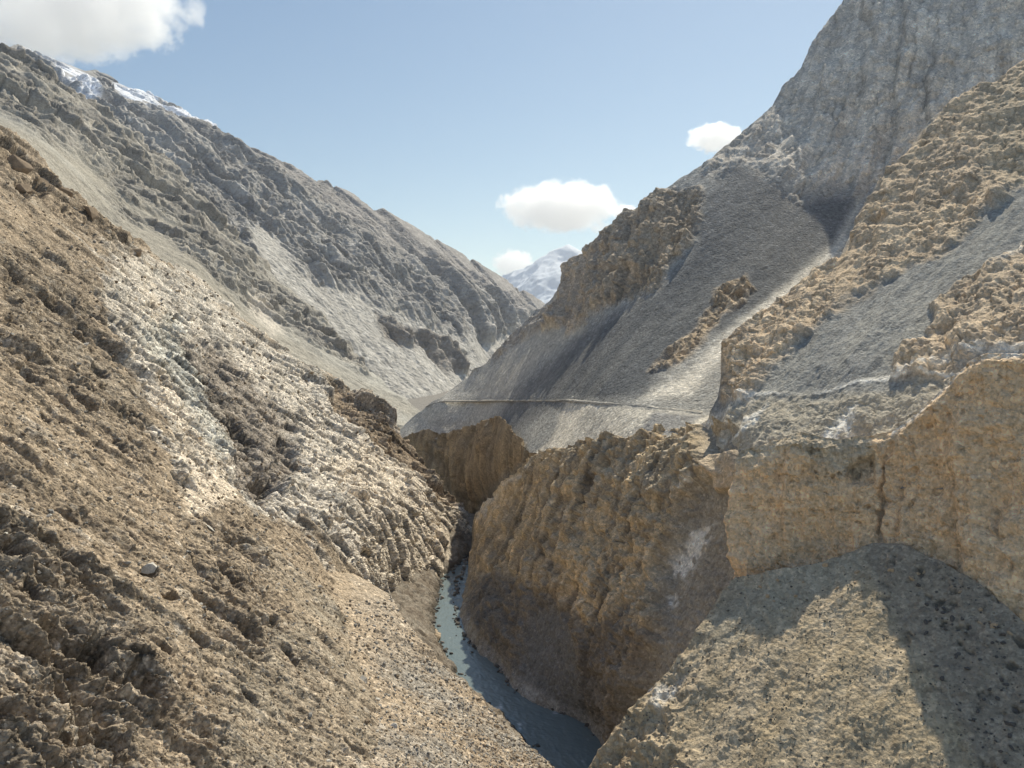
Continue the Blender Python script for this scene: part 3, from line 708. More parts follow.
    C = mix(C, (.62, .58, .50), np.clip(pal, 0, 1) * smooth(-.25, .05, fbm(P, 2.2, 4, 516)) * .9)
    C = mix(C, DUST * .9, poly_mask(wx, wy, [(478, 512), (500, 492), (530, 462), (520, 478), (498, 505), (482, 520)], 4) * .6)
    return D, C
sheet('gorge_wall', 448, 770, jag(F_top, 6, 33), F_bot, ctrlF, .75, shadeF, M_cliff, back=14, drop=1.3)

# ------------------------------------------------------------------ RIGHT UPPER RIB
G_top = [(690, 432), (708, 415), (718, 400), (722, 372), (727, 346), (742, 334), (760, 319), (790, 289), (815, 272), (838, 258), (846, 240), (856, 222), (868, 200), (882, 183), (905, 155), (922, 130), (938, 116), (958, 102),
         (980, 90), (1000, 79), (1024, 62), (1160, -10)]
ctrlG = [(700, 425, 216), (722, 385, 216), (727, 346, 226), (760, 319, 232), (790, 289, 240), (842, 255, 250), (870, 197, 268), (905, 155, 280), (960, 102, 292), (1024, 62, 300), (1160, -10, 300),
         (740, 430, 186), (800, 400, 186), (850, 380, 180), (900, 400, 166), (1024, 372, 152), (1160, 372, 138), (1024, 200, 222), (930, 300, 198), (1160, 200, 200), (850, 460, 160), (1024, 460, 136), (1160, 460, 124), (700, 470, 200),
         (950, 230, 226), (880, 290, 214)]
def shadeG(P, N, px, py):
    n = len(P)
    W = fbm(P, 20, 3, 601); W2 = fbm(P, 7, 3, 602)
    wx = px + W * 14 + W2 * 6; wy = py + W2 * 9 - W * 10
    dn = (-.58, -.58, -.57)
    Q = frame(P, dn, (3, 1, 1.5))
    tan1 = poly_mask(wx, wy, [(722, 400), (724, 340), (790, 285), (842, 250), (860, 215), (905, 150), (960, 95), (1100, 0), (1160, 60), (1024, 185), (985, 215), (950, 250), (900, 272), (850, 300), (800, 340), (760, 385), (745, 400)], 6)
    dk = poly_mask(wx, wy, [(985, 90), (1160, 0), (1160, 120), (1010, 190), (990, 160)], 10)
    tan2 = poly_mask(wx, wy, [(893, 375), (895, 358), (925, 340), (940, 300), (985, 270), (1024, 248), (1160, 200), (1160, 350), (1024, 352), (985, 352), (945, 378)], 5)
    low = poly_mask(wx, wy, [(700, 420), (760, 395), (830, 400), (900, 385), (960, 372), (1024, 360), (1160, 350), (1160, 480), (690, 480)], 7)
    rk = np.clip(tan1 + tan2 + low * .4, 0, 1)
    flr = fbm(np.stack([P[:, 0], P[:, 1], P[:, 2] / 1.8], 1) + W2[:, None] * 2, 16, 6, 603, .6, ridged=True)
    bed = fbm(np.stack([P[:, 0] / 5, P[:, 1] / 5, P[:, 2]], 1) + W2[:, None] * .8, 4.5, 4, 620, .6)
    Qc = np.stack([P[:, 0], P[:, 1], P[:, 2] / 1.3], 1) + W2[:, None] * 4
    c1, k1, r1 = cells(Qc, 8, 604, 1.2)
    c2, k2, r2 = cells(Qc, 2.6, 605, 1.2)
    fine = fbm(Q, 1.5, 5, 606, .62)
    D = fbm(Q, 14, 5, 607, .58, ridged=True) * 1.6 + rk * (flr * 2.0 + c1 * -1.2 - c2 * .6 + bed * .9) + fine * (.7 + .3 * rk)
    D += tan1 * 1.2 + tan2 * 1.5
    Pv = np.stack([P[:, 0], P[:, 1], P[:, 2] / 3], 1)
    sg1, fg1, ag1 = strata(P, (-.12, -.1, .98), 7.5, 630, .5, 30, .3, 1.3)
    sg2, fg2, ag2 = strata(P, (-.12, -.1, .98), 2.6, 631, .5, 12, .3, 1.3)
    sg3, fg3, ag3 = strata(P, (.72, -.66, .2), 11, 632, .55, 30, .25, 1.2, Pv)
    bg_, gg, og = blocks(P, ((.72, -.66, .1), (0, .1, 1)), (4.4, 3.0), 872, .5); bg2, gg2, og2 = blocks(P, ((.72, -.66, .2), (0, .1, 1)), (1.7, 1.3), 873, .55)
    D += rk * (sg1 * 2.0 + sg2 * .8 + sg3 * 3.0 + bg_ * .8 + bg2 * .35)
    ry2 = np.interp(px, [726, 741, 772, 800, 830, 862, 906, 960, 1024, 1160], [402, 395, 393, 398, 392, 380, 378, 377, 374, 372])
    bench = smooth(4, 1.0, np.abs(py + W2 * .8 - ry2)) * (px > 735) * (px < 915)
    D += bench * .2
    C = col(n, (.165, .16, .145))
    streak = fbm(frame(P, dn, (9, 1, 3)), 6, 4, 608)
    C = mix(C, (.23, .215, .18), smooth(-.3, .4, streak) * .6)
    C = mix(C, (.33, .28, .20), low * .65)
    tc = mix(col(n, TAN_D * 1.25), TAN, smooth(-.25, .3, fbm(P, 12, 4, 609) + (r2 - .5) * .35))
    C = mix(C, tc, np.clip(tan1 * .95 + tan2 * .9, 0, 1))
    C = mix(C, TAN_D * .9, smooth(.1, .5, fbm(P, 7, 4, 610)) * np.clip(tan1 + tan2, 0, 1) * .6)
    C = mix(C, (.33, .265, .18), dk * .7)
    spots = smooth(.28, .5, fbm(P, 2.2, 3, 611))
    C = C * (1 - .45 * spots)[:, None]
    pal = poly_mask(wx * .5 + px * .5, wy * .5 + py * .5, [(814, 440), (838, 418), (860, 405), (852, 430), (856, 442), (830, 446)], 4) + \
        poly_mask(wx * .3 + px * .7, wy * .3 + py * .7, [(726, 440), (745, 415), (768, 405), (755, 425)], 3) + \
        poly_mask(wx * .3 + px * .7, wy * .3 + py * .7, [(700, 425), (745, 393), (773, 392), (735, 405), (705, 432)], 3) * .6 + \
        poly_mask(px, py + W2 * 3, [(985, 356), (930, 372), (860, 384), (862, 378), (930, 364), (985, 350), (1040, 345), (1040, 352)], 2) * .7 + \
        poly_mask(px, py + W2 * 3, [(980, 274), (1005, 260), (1024, 246), (1024, 256), (1005, 270)], 3) * .5
    C = mix(C, (.60, .56, .48), np.clip(pal, 0, 1) * smooth(-.3, .1, fbm(P, 1.8, 4, 612)) * .85)  # pale ledges, with the sun they catch put into the colour
    C = C * (1 - np.clip(tan1 + tan2, 0, 1) * np.clip(gg * .28 + gg2 * .18, 0, .5))[:, None] * (1 + np.clip(tan1 + tan2, 0, 1) * (og - .5) * .25)[:, None]
    C = mix(C, (.58, .54, .46), smooth(1.9, .6, np.abs(py + W2 * .8 - ry2)) * (px > 738) * .7 * smooth(-.12, .18, fbm(P, 16, 3, 640) + .12 * ((px < 775) | ((px > 860) & (px < 910)))) * .9)
    return D, C
sheet('rib', 690, 1160, jag(G_top, 3, 26), [(690, 440), (706, 440), (722, 448), (740, 468), (760, 490), (1160, 490)], ctrlG, .8, shadeG, M_cliff, back=60, drop=.5)

# ------------------------------------------------------------------ RIGHT LOWER CLIFF AND CONE
def pH(px, py):
    x = (px - 512) / F; z = (HZ - py) / F
    return (px, py, 141.5 / (.5 + .5 * x - z))
H_top = [(732, 470), (735, 461), (742, 450), (765, 442), (800, 432), (835, 440), (870, 436), (892, 430), (925, 405), (950, 380), (968, 362), (990, 354), (1024, 352), (1160, 330)]
ctrlH = [(733, 462, 161), (733, 545, 157), (733, 600, 155), (800, 432, 156), (870, 436, 151), (950, 380, 143), (1024, 352, 135), (1160, 330, 120), (1160, 560, 116), (1024, 520, 127), (900, 500, 146),
         (815, 565, 151), (880, 552, 144), (880, 610, 142), (1024, 640, 122), (1160, 720, 112), (815, 620, 149)]
def shadeH(P, N, px, py):
    n = len(P)
    W = fbm(P, 14, 3, 701); W2 = fbm(P, 5, 3, 702)
    wx = px + W * 12 + W2 * 6; wy = py + W2 * 8 - W * 8
    capg = poly_mask(wx, wy, [(720, 425), (780, 415), (860, 415), (884, 470), (845, 480), (820, 462), (790, 448), (755, 462), (735, 470)], 6)
    rec = poly_mask(wx, wy, [(845, 470), (872, 455), (874, 480), (850, 484)], 3)
    flr = fbm(np.stack([P[:, 0], P[:, 1], P[:, 2] / 2.4], 1) + W2[:, None], 11, 6, 703, .56, ridged=True)
    bed = fbm(np.stack([P[:, 0] / 6, P[:, 1] / 6, P[:, 2] - P[:, 0] * .12], 1) + W2[:, None] * .3, 2.6, 4, 720, .6)
    Qc = np.stack([P[:, 0], P[:, 1], P[:, 2] / 1.3], 1) + W2[:, None] * 3
    c2, k2, r2 = cells(Qc, 1.7, 705, 1.4)
    fine = fbm(P, 1.3, 5, 706, .68)
    pit = smooth(.22, .4, fbm(P, 1.9, 3, 721))
    D = flr * 2.0 + c2 * .30 + bed * .6 + fine * .62 - pit * .5 - rec * 2.0 - capg * .5
    crack = smooth(5, 1, np.abs(px + W2 * 22 + W * 26 - 890)) * smooth(435, 452, py) * smooth(560, 535, py)
    crack2 = smooth(4, 1, np.abs(px + W2 * 24 + W * 16 - 776)) * smooth(478, 488, py) * smooth(560, 545, py)
    Pv = np.stack([P[:, 0], P[:, 1], P[:, 2] / 4], 1)
    sh1, fh1, ah1 = strata(P, (.79, -.61, .06), 13, 740, .55, 30, .16, 1.0, Pv)
    sh2, fh2, ah2 = strata(P, (.79, -.61, .06), 4.2, 741, .6, 12, .22, 1.4, Pv)
    sh3, fh3, ah3 = strata(P, (.05, .1, .99), 6, 742, .5, 25, .3, 1.3)
    bh, gh, oh = blocks(P, ((.79, -.61, .05), (0, .1, 1)), (3.4, 6.5), 874, .5); bh2, gh2, oh2 = blocks(P, ((.79, -.61, .1), (0, .1, 1)), (1.2, 1.4), 875, .55)
    D += sh1 * 4.2 + sh2 * 1.1 + sh3 * 1.0 + bh * .5 + bh2 * .18
    D -= crack * 1.0 + crack2 * .4
    brow = smooth(16, 0, py - np.interp(px, [p_[0] for p_ in H_top], [p_[1] for p_ in H_top]))
    D += fbm(np.stack([P[:, 0], P[:, 1], P[:, 2] / 1.5], 1), 9, 5, 760, .6, ridged=True) * 1.6 - brow ** 2 * 1.6
    ed_ = 1 - smooth(731.5, 750, px)
    lat = (fbm(np.stack([P[:, 0] * 0, P[:, 1] * 0, P[:, 2]], 1), 14, 6, 750, .62) * 5.5 - .6) * ed_
    D = N * (D * (1 - .6 * ed_))[:, None] + np.stack([lat, lat * .2, lat * 0], 1)
    tc = mix(col(n, np.array((.60, .425, .25))), (.74, .53, .32), smooth(-.25, .25, fbm(np.stack([P[:, 0], P[:, 1], P[:, 2] / 3], 1), 7, 5, 710, .6)))
    tc = mix(tc, np.array((.46, .33, .20)), smooth(.08, .35, fbm(P, 5, 5, 711, .62)) * .6)
    tc = mix(tc, (.72, .56, .38), smooth(.1, .3, bed) * .4)
    C = mix(tc, (.36, .31, .225), capg * .75)
    C = C * (1 - np.clip(gh * .22 + gh2 * .12, 0, .4))[:, None] * (1 + (oh - .5) * .16)[:, None]
    C = mix(C, (.20, .16, .12), np.clip(crack * .8 + crack2 * .3 + rec * .6, 0, 1) * .6)
    C = C * (1 - np.clip((1 - smooth(0, .2, fh1)) * ah1 * .4 + (1 - smooth(0, .25, fh2)) * ah2 * .25, 0, .5))[:, None]
    C = C * (1 - .35 * smooth(.2, .4, fbm(P, 1.3, 3, 713)))[:, None] * (1 - .35 * pit)[:, None]
    top = smooth(9, 2, py - np.interp(px, [p[0] for p in H_top], [p[1] for p in H_top])) * (px > 890)
    C = mix(C, (.56, .52, .45), top * smooth(-.3, .1, fbm(P, 1.1, 4, 715)) * .75)
    return D, C
sheet('cliff', 731, 1160, jag(H_top, 3, 26), [(731, 600), (760, 600), (815, 610), (880, 595), (940, 610), (980, 630), (1024, 670), (1160, 760)], ctrlH, .75, shadeH, M_cliff, back=16, drop=1.8, side=14)

K_top = [(560, 800), (588, 768), (622, 724), (650, 690), (682, 655), (705, 620), (722, 592), (735, 578), (770, 572), (815, 563), (850, 551), (872, 543), (900, 544), (940, 561), (980, 584), (1024, 623), (1160, 712)]
ctrlK = [pH(x, y) for x, y in [(560, 800), (600, 768), (650, 690), (700, 640), (760, 590), (820, 570), (880, 548), (880, 680), (880, 880), (700, 880), (560, 900), (1024, 625), (1024, 780), (1160, 712), (1160, 880), (960, 590), (760, 700)]]
def shadeK(P, N, px, py):
    n = len(P)
    W = fbm(P, 14, 3, 731); W2 = fbm(P, 5, 3, 732)
    wx = px + W * 12 + W2 * 6; wy = py + W2 * 8 - W * 8
    dn = (-.58, -.58, -.57)
    Q = frame(P, dn, (2.4, 1, 1.5))
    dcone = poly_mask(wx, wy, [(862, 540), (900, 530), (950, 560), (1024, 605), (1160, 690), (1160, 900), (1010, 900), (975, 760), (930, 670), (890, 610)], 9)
    gl = poly_mask(wx, wy, [(690, 660), (740, 590), (800, 560), (870, 535), (890, 552), (850, 580), (790, 610), (730, 645)], 8)
    lf = smooth(715, 650, wx)
    c1, k1, r1 = cells(P + W2[:, None] * 4, 5, 734, 1.5)
    c2, k2, r2 = cells(P + W2[:, None] * 3, 1.5, 735, 1.4)
    fine = fbm(P, 1.5, 5, 736, .7)
    lump = fbm(P, 5, 5, 737, .6)
    hol = smooth(.16, .34, fbm(P, 3.2, 4, 738, .6)) * (.5 + .8 * dcone) * (1 - gl * .7)
    D = fbm(Q, 13, 5, 708, .58, ridged=True) * 1.3 + lump * .3 + fine * .24 + c2 * .12 + lf * (c1 * .8 + c2 * .4 + fbm(np.stack([P[:, 0], P[:, 1], P[:, 2] / 3], 1), 6, 4, 739, .6, ridged=True) * 2.0) - hol * .3
    C = mix(col(n, (.40, .315, .20)), (.47, .375, .25), smooth(-.25, .25, fbm(Q, 6, 5, 709, .6)))
    C = mix(C, (.29, .24, .17), smooth(.0, .35, fbm(P, 9, 5, 716, .6)) * .55)
    C = mix(C, (.37, .32, .23), gl * .7)
    C = mix(C, (.29, .24, .175), dcone * .8)  # dark side past the light's edge, put into the cone's colour
    C = mix(C, (.36, .27, .17), lf * smooth(-.2, .2, fbm(P, 5, 4, 712)) * .8)
    C = C * (1 - .4 * hol)[:, None] * (1 - .2 * smooth(.2, .4, fbm(P, 1.3, 3, 713)))[:, None]
    pal = poly_mask(wx * .3 + px * .7, wy * .3 + py * .7, [(650, 702), (658, 686), (684, 676), (676, 695), (660, 712)], 4)
    C = mix(C, (.56, .52, .45), pal * smooth(-.3, .1, fbm(P, 1.1, 4, 715)) * .75)
    return D, C
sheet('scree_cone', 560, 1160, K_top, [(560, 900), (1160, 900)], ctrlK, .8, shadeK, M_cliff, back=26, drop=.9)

# ------------------------------------------------------------------ RIVER
RL = [(480, 549), (469, 556), (455, 566), (441, 580), (434, 605), (433, 625), (440, 645), (450, 665), (462, 685), (490, 710), (514, 732), (545, 768), (600, 850), (680, 960)]
RR = [(484, 549), (472, 558), (464, 570), (460, 585), (457, 605), (458, 622), (479, 653), (500, 664), (514, 688), (549, 706), (591, 723), (602, 740), (640, 790), (720, 900)]
def on_river(p): return survey(np.array(p[0], float), np.array(p[1], float), -RIVER_Z * F / (p[1] - HZ))
L3 = np.array([on_river(p) for p in RL]); R3 = np.array([on_river(p) for p in RR])
def resample(P, n):
    d = np.r_[0, np.cumsum(np.linalg.norm(np.diff(P, axis=0), axis=1))]
    t = np.linspace(0, d[-1], n)
    Q = np.stack([np.interp(t, d, P[:, k]) for k in range(3)], 1)
    for _ in range(6):
        Q[1:-1] = (Q[:-2] + 2 * Q[1:-1] + Q[2:]) / 4
    return Q
nR = 420
Lr = resample(L3, nR); Rr = resample(R3, nR)
ext = 5.0
dirn = (Rr - Lr); dirn /= np.linalg.norm(dirn, axis=1, keepdims=True)
t = np.linspace(0, 1, 120)
Wt = (Lr - dirn * ext)[:, None] * (1 - t)[None, :, None] + (Rr + dirn * ext)[:, None] * t[None, :, None]
pw = Wt.reshape(-1, 3).astype(np.float32)
flow = np.gradient((Lr + Rr) / 2, axis=0).mean(0)
wav = fbm(pw * np.array((1, .6, 1)), 3.2, 4, 801, .6) * .34 + fbm(pw, 1.0, 3, 802, .6) * .14
Wt[..., 2] += wav.reshape(nR, -1)
foam = smooth(.25, .55, fbm(pw * np.array((1, .5, 1)), 4.5, 5, 803, .65))
Wm = bpy.data.materials.new('glacial_water'); Wm.use_nodes = True
nt = Wm.node_tree; bs = nt.nodes['Principled BSDF']; bs.inputs['Roughness'].default_value = .22; bs.inputs['IOR'].default_value = 1.33
at = nt.nodes.new('ShaderNodeAttribute'); at.attribute_name = 'col'; nt.links.new(at.outputs['Color'], bs.inputs['Base Color'])
tc = nt.nodes.new('ShaderNodeTexCoord'); nz = nt.nodes.new('ShaderNodeTexNoise'); nz.inputs['Scale'].default_value = 1.1; nz.inputs['Detail'].default_value = 5
nt.links.new(tc.outputs['Object'], nz.inputs['Vector']); bp = nt.nodes.new('ShaderNodeBump'); bp.inputs['Strength'].default_value = .5; bp.inputs['Distance'].default_value = .25
nt.links.new(nz.outputs['Fac'], bp.inputs['Height']); nt.links.new(bp.outputs[0], bs.inputs['Normal'])
wc = mix(col(len(pw), (.16, .20, .20)), (.72, .75, .75), foam * .9)
river = make_mesh('river', Wt, wc.reshape(Wt.shape), Wm); river['kind'] = 'structure'

# left bank of the river
nb = 90
tt = np.linspace(0, 1, nb)
Bk = (Lr - np.array((0, 0, 1.2)))[:, None] + np.stack([-28 * tt + .6, -3 * tt, 15 * np.minimum(tt * 2, 1) ** .8 - 3 * tt], 1)[None]
pb = Bk.reshape(-1, 3).astype(np.float32)
cb1, kb1, rb1 = cells(pb, 4.5, 811, 1.3); cb2, kb2, rb2 = cells(pb, 1.6, 812, 1.3)
Db = fbm(pb, 12, 4, 813, ridged=True) * 1.6 + cb1 * 1.3 + cb2 * .6
nrm = np.array((.7, .1, .7))
Cb = mix(col(len(pb), (.20, .165, .125)), (.36, .32, .26), rb2 * .8)
Cb = mix(Cb, (.16, .125, .09), smooth(-.2, .3, fbm(pb, 9, 3, 814)) * .6)
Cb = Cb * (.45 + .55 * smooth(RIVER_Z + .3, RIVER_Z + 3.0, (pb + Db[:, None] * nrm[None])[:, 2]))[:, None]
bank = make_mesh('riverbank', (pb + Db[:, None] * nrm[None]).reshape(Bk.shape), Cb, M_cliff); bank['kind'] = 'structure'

# valley floor, out to the horizon
s = 40000
gx = np.linspace(-1, 1, 60); gp = np.stack(np.meshgrid(np.sign(gx) * np.abs(gx) ** 3 * s, np.sign(gx) * np.abs(gx) ** 3 * s, indexing='ij'), -1)
gP = np.concatenate([gp, np.full(gp.shape[:2] + (1,), RIVER_Z - 6.0)], -1)
gr = make_mesh('ground', gP, col(3600, (.25, .23, .2)), M_mid); gr['kind'] = 'structure'

# ------------------------------------------------------------------ ROAD
def surf_point(name, px, py):
    S = SHEETS[name]
    P = S['P'].reshape(-1, 3)
    ax = 512 + P[:, 0] / P[:, 1] * F; ay = HZ - P[:, 2] / P[:, 1] * F
    i = np.argmin((ax - px) ** 2 + (ay - py) ** 2 + np.where(P[:, 1] > 0, 0, 1e9))
    return P[i]
def road_strip(name, sheetname, pts, width, lift, colr, seed):
    ctr = resample(np.array([surf_point(sheetname, *p) for p in pts]), 160)
    ctr = resample(ctr, 160)
    for _ in range(12): ctr[1:-1] = (ctr[:-2] + 2 * ctr[1:-1] + ctr[2:]) / 4
    wob = 1 + 1.2 * fbm((ctr / 1.0).astype(np.float32), 9, 3, seed + 3)
    tg = np.gradient(ctr, axis=0); tg[:, 2] = 0
    nrm = np.stack([tg[:, 1], -tg[:, 0], 0 * tg[:, 0]], 1); nrm /= np.linalg.norm(nrm, axis=1, keepdims=True) + 1e-9
    sg = np.sign((nrm * -ctr).sum(1)); nrm *= sg[:, None]          # towards the open side
    k = [(-.6 * width, lift + .3), (-.5 * width, lift + .2), (0, lift), (.5 * width, lift - .2), (.6 * width, lift - .8)]
    P = np.stack([ctr + nrm * (a * wob)[:, None] + np.array((0, 0, b)) for a, b in k], 1)
    Pf = P.reshape(-1, 3).astype(np.float32)
    P = P + (fbm(Pf, 4, 3, seed) * .25).reshape(P.shape[:2])[..., None]
    c = col(len(Pf), colr) * (1 + .25 * fbm(Pf, 3, 3, seed + 1))[:, None]
    o = make_mesh(name, P, c, M_mid); o['kind'] = 'structure'
    return o
road_strip('road', 'mountainside', [(568, 399), (584, 400.5), (600, 402), (620, 403.5), (640, 405), (660, 407.5), (680, 410), (702, 412.5)], 1.7, .08, (.52, .475, .39), 821)  # brighter than the next stretch: sunlight put into its colour
road_strip('road', 'mountainside', [(425, 403), (440, 401), (470, 400.5), (500, 400), (530, 400), (555, 400), (568, 399)], 1.6, .05, (.33, .30, .25), 823)
# ------------------------------------------------------------------ CAMERA, SUN, SKY
cam = bpy.data.cameras.new('camera'); co = bpy.data.objects.new('camera', cam); COL.objects.link(co)
co.location = (0, 0, 0); co.rotation_euler = (math.pi / 2, 0, 0)
cam.sensor_width = 36; cam.lens = 36 * F / 1024; cam.shift_y = -(384 - HZ) / 1024
cam.clip_start = .5; cam.clip_end = 100000
scn.camera = co

AZ, EL = 30, 50      # sun to the right of the view direction and ahead of it
sd = Vector((math.sin(math.radians(AZ)) * math.cos(math.radians(EL)), math.cos(math.radians(AZ)) * math.cos(math.radians(EL)), math.sin(math.radians(EL))))
sun = bpy.data.lights.new('sun', 'SUN'); sun.energy = 5.0; sun.angle = math.radians(.53); sun.color = (1, .935, .79)
so = bpy.data.objects.new('sun', sun); COL.objects.link(so); so.rotation_euler = sd.to_track_quat('Z', 'Y').to_euler()
w = bpy.data.worlds.new('World'); scn.world = w; w.use_nodes = True
nt = w.node_tree; bg = nt.nodes['Background']
sk = nt.nodes.new('ShaderNodeTexSky'); sk.sky_type = 'NISHITA'; sk.sun_disc = False
sk.sun_elevation = math.radians(EL); sk.sun_rotation = math.radians(AZ); sk.altitude = 2500; sk.air_density = 1.0; sk.dust_density = 1.2
sp = nt.nodes.new('ShaderNodeSeparateColor'); cb = nt.nodes.new('ShaderNodeCombineColor')      # dry summer haze: a paler, flatter blue
st = nt.nodes.new('ShaderNodeVectorMath'); st.operation = 'SCALE'; st.inputs['Scale'].default_value = .15
nt.links.new(sk.outputs[0], st.inputs[0]); nt.links.new(st.outputs[0], sp.inputs[0])
for k, (pw_, g_) in enumerate(((1.0, .87), (.89, .83), (.71, .745))):
    a_ = nt.nodes.new('ShaderNodeMath'); a_.operation = 'POWER'; a_.inputs[1].default_value = pw_
    b_ = nt.nodes.new('ShaderNodeMath'); b_.operation = 'MULTIPLY'; b_.inputs[1].default_value = g_ / .15
    nt.links.new(sp.outputs[k], a_.inputs[0]); nt.links.new(a_.outputs[0], b_.inputs[0]); nt.links.new(b_.outputs[0], cb.inputs[k])
nt.links.new(cb.outputs[0], bg.inputs['Color']); bg.inputs['Strength'].default_value = .15

# ------------------------------------------------------------------ AIR
import bmesh
bm = bmesh.new(); bmesh.ops.create_uvsphere(bm, u_segments=48, v_segments=24, radius=1)
me = bpy.data.meshes.new('sky'); bm.to_mesh(me); bm.free()
air = bpy.data.objects.new('sky', me); COL.objects.link(air); air.scale = (17000, 17000, 1900); air.location = (0, 0, -150); air['kind'] = 'structure'
am = bpy.data.materials.new('hazy_air'); am.use_nodes = True
an = am.node_tree; an.nodes.remove(an.nodes['Principled BSDF'])
vs = an.nodes.new('ShaderNodeVolumeScatter'); vs.inputs['Color'].default_value = (.93, .95, 1, 1); vs.inputs['Density'].default_value = 3.6e-5; vs.inputs['Anisotropy'].default_value = .5
an.links.new(vs.outputs[0], an.nodes['Material Output'].inputs['Volume'])
me.materials.append(am)

# ------------------------------------------------------------------ CLOUDS
def cloud(label, px, py, Y, wpx, hpx, seed, dens):
    c = survey(float(px), float(py), float(Y)); a = wpx / F * Y / 2; b = hpx / F * Y / 2
    import bmesh
    bm = bmesh.new(); bmesh.ops.create_icosphere(bm, subdivisions=4, radius=1)
    me = bpy.data.meshes.new('cloud'); bm.to_mesh(me); bm.free()
    o = bpy.data.objects.new('cloud', me); COL.objects.link(o)
    o.location = c; o.scale = (a, a * .6, b)
    m = bpy.data.materials.new('cloud_vapour'); m.use_nodes = True
    n = m.node_tree; n.nodes.remove(n.nodes['Principled BSDF'])
    vs = n.nodes.new('ShaderNodeVolumePrincipled'); vs.inputs['Color'].default_value = (1, 1, 1, 1); vs.inputs['Anisotropy'].default_value = .6
    tc = n.nodes.new('ShaderNodeTexCoord')
    ln = n.nodes.new('ShaderNodeVectorMath'); ln.operation = 'LENGTH'; n.links.new(tc.outputs['Object'], ln.inputs[0])
    mp = n.nodes.new('ShaderNodeMapping'); mp.inputs['Scale'].default_value = (1.0, .6, b / a * 1.0); mp.inputs['Location'].default_value = (seed * 3.1, seed, 0)
    n.links.new(tc.outputs['Object'], mp.inputs['Vector'])
    nz = n.nodes.new('ShaderNodeTexNoise'); nz.inputs['Scale'].default_value = 3.6; nz.inputs['Detail'].default_value = 9; nz.inputs['Roughness'].default_value = .7
    n.links.new(mp.outputs[0], nz.inputs['Vector'])
    # density = noise - rising edge
    e = n.nodes.new('ShaderNodeMath'); e.operation = 'MULTIPLY'; e.inputs[1].default_value = .55; n.links.new(ln.outputs['Value'], e.inputs[0])
    d = n.nodes.new('ShaderNodeMath'); d.operation = 'SUBTRACT'; n.links.new(nz.outputs['Fac'], d.inputs[0]); n.links.new(e.outputs[0], d.inputs[1])
    r = n.nodes.new('ShaderNodeMapRange'); r.inputs[1].default_value = .03; r.inputs[2].default_value = .10; r.inputs[3].default_value = 0; r.inputs[4].default_value = .42 * dens / b
    n.links.new(d.outputs[0], r.inputs[0]); n.links.new(r.outputs[0], vs.inputs['Density'])
    n.links.new(vs.outputs[0], n.nodes['Material Output'].inputs['Volume'])
    me.materials.append(m)
    o['label'] = label; o['category'] = 'cloud'
    return o
cloud('large white cloud above the snowy ridge in the upper left corner', 66, 2, 6000, 280, 130, 1, 6)
cloud('broad white puffy cloud in the middle of the sky above the distant peak', 563, 207, 9000, 138, 60, 2, 6)
cloud('small white cloud low in the sky just left of the distant snow peak', 514, 264, 14000, 48, 34, 3, 6)
cloud('little bright cloud peeking out from behind the steep right ridge', 716, 138, 9000, 64, 34, 4, 6)
cloud('thin white wisp touching the right ridge beside the broad middle cloud', 626, 213, 9000, 30, 20, 5, 5)

# ------------------------------------------------------------------ LOOSE ROCKS
import bmesh
def rock_shape(seed, flat=.9):
    r = random.Random(seed); bm = bmesh.new()
    for _ in range(16):
        v = Vector((r.gauss(0, 1), r.gauss(0, 1), r.gauss(0, 1))).normalized() * r.uniform(.8, 1.1)
        bm.verts.new((v.x * r.uniform(.9, 1.2), v.y * .9, v.z * flat))
    bmesh.ops.convex_hull(bm, input=bm.verts)
    for v in [v for v in bm.verts if not v.link_faces]: bm.verts.remove(v)
    bmesh.ops.triangulate(bm, faces=bm.faces)
    return bm
M_rock = land_mat('loose_rock', (1.2, 5), .2, .5, .2)
def rock_mesh(seed, colr):
    bm = rock_shape(seed)
    bmesh.ops.bevel(bm, geom=list(bm.edges), offset=.03, segments=1, affect='EDGES')
    me = bpy.data.meshes.new('boulder'); bm.to_mesh(me); bm.free()
    a = me.color_attributes.new('col', 'FLOAT_COLOR', 'POINT')
    for k in range(len(me.vertices)): a.data[k].color = (*colr, 1)
    me.materials.append(M_rock); return me
CREAM = (.62, .57, .48); GREYR = (.30, .28, .245); BROWN = (.27, .205, .14); DARKB = (.13, .115, .10)
VAR = {k: [rock_mesh(100 * i + q, c) for q in range(6)] for i, (k, c) in enumerate(dict(tan=np.array((.50, .37, .235)), cream=CREAM, grey=GREYR, brown=BROWN, dark=DARKB).items())}
def visible_points(name):
    S = SHEETS[name]; P = S['P'].reshape(-1, 3)
    ax = 512 + P[:, 0] / P[:, 1] * F; ay = HZ - P[:, 2] / P[:, 1] * F
    return P, S['N'].reshape(-1, 3), ax, ay
PTS = {k: visible_points(k) for k in ('hillside', 'scree_apron', 'scree_cone', 'mountainside', 'pale_cliff', 'rib')}
def put_boulder(sheetname, px, py, size_px, tone, label, group=None, sink=.25, stretch=(1.2, .9, .8), name='boulder', cat='boulder', idx=None):
    P, N_, ax, ay = PTS[sheetname]
    i = int(np.argmin((ax - px) ** 2 + (ay - py) ** 2)) if idx is None else idx
    p = P[i]; r = size_px / F * p[1] / 2
    o = bpy.data.objects.new(name, random.choice(VAR[tone])); COL.objects.link(o)
    o.location = p + np.array((0, 0, r * (.8 - sink * 2) * .6)); o.rotation_euler = (random.uniform(-.5, .5), random.uniform(-.2, .8), random.uniform(0, 6.28))
    o.scale = (r * stretch[0], r * stretch[1], r * stretch[2])
    o['label'] = label; o['category'] = cat
    if group: o['group'] = group
    return o
put_boulder('scree_apron', 346, 668, 13, 'cream', 'large cream boulder lying by itself above the grey scree apron')
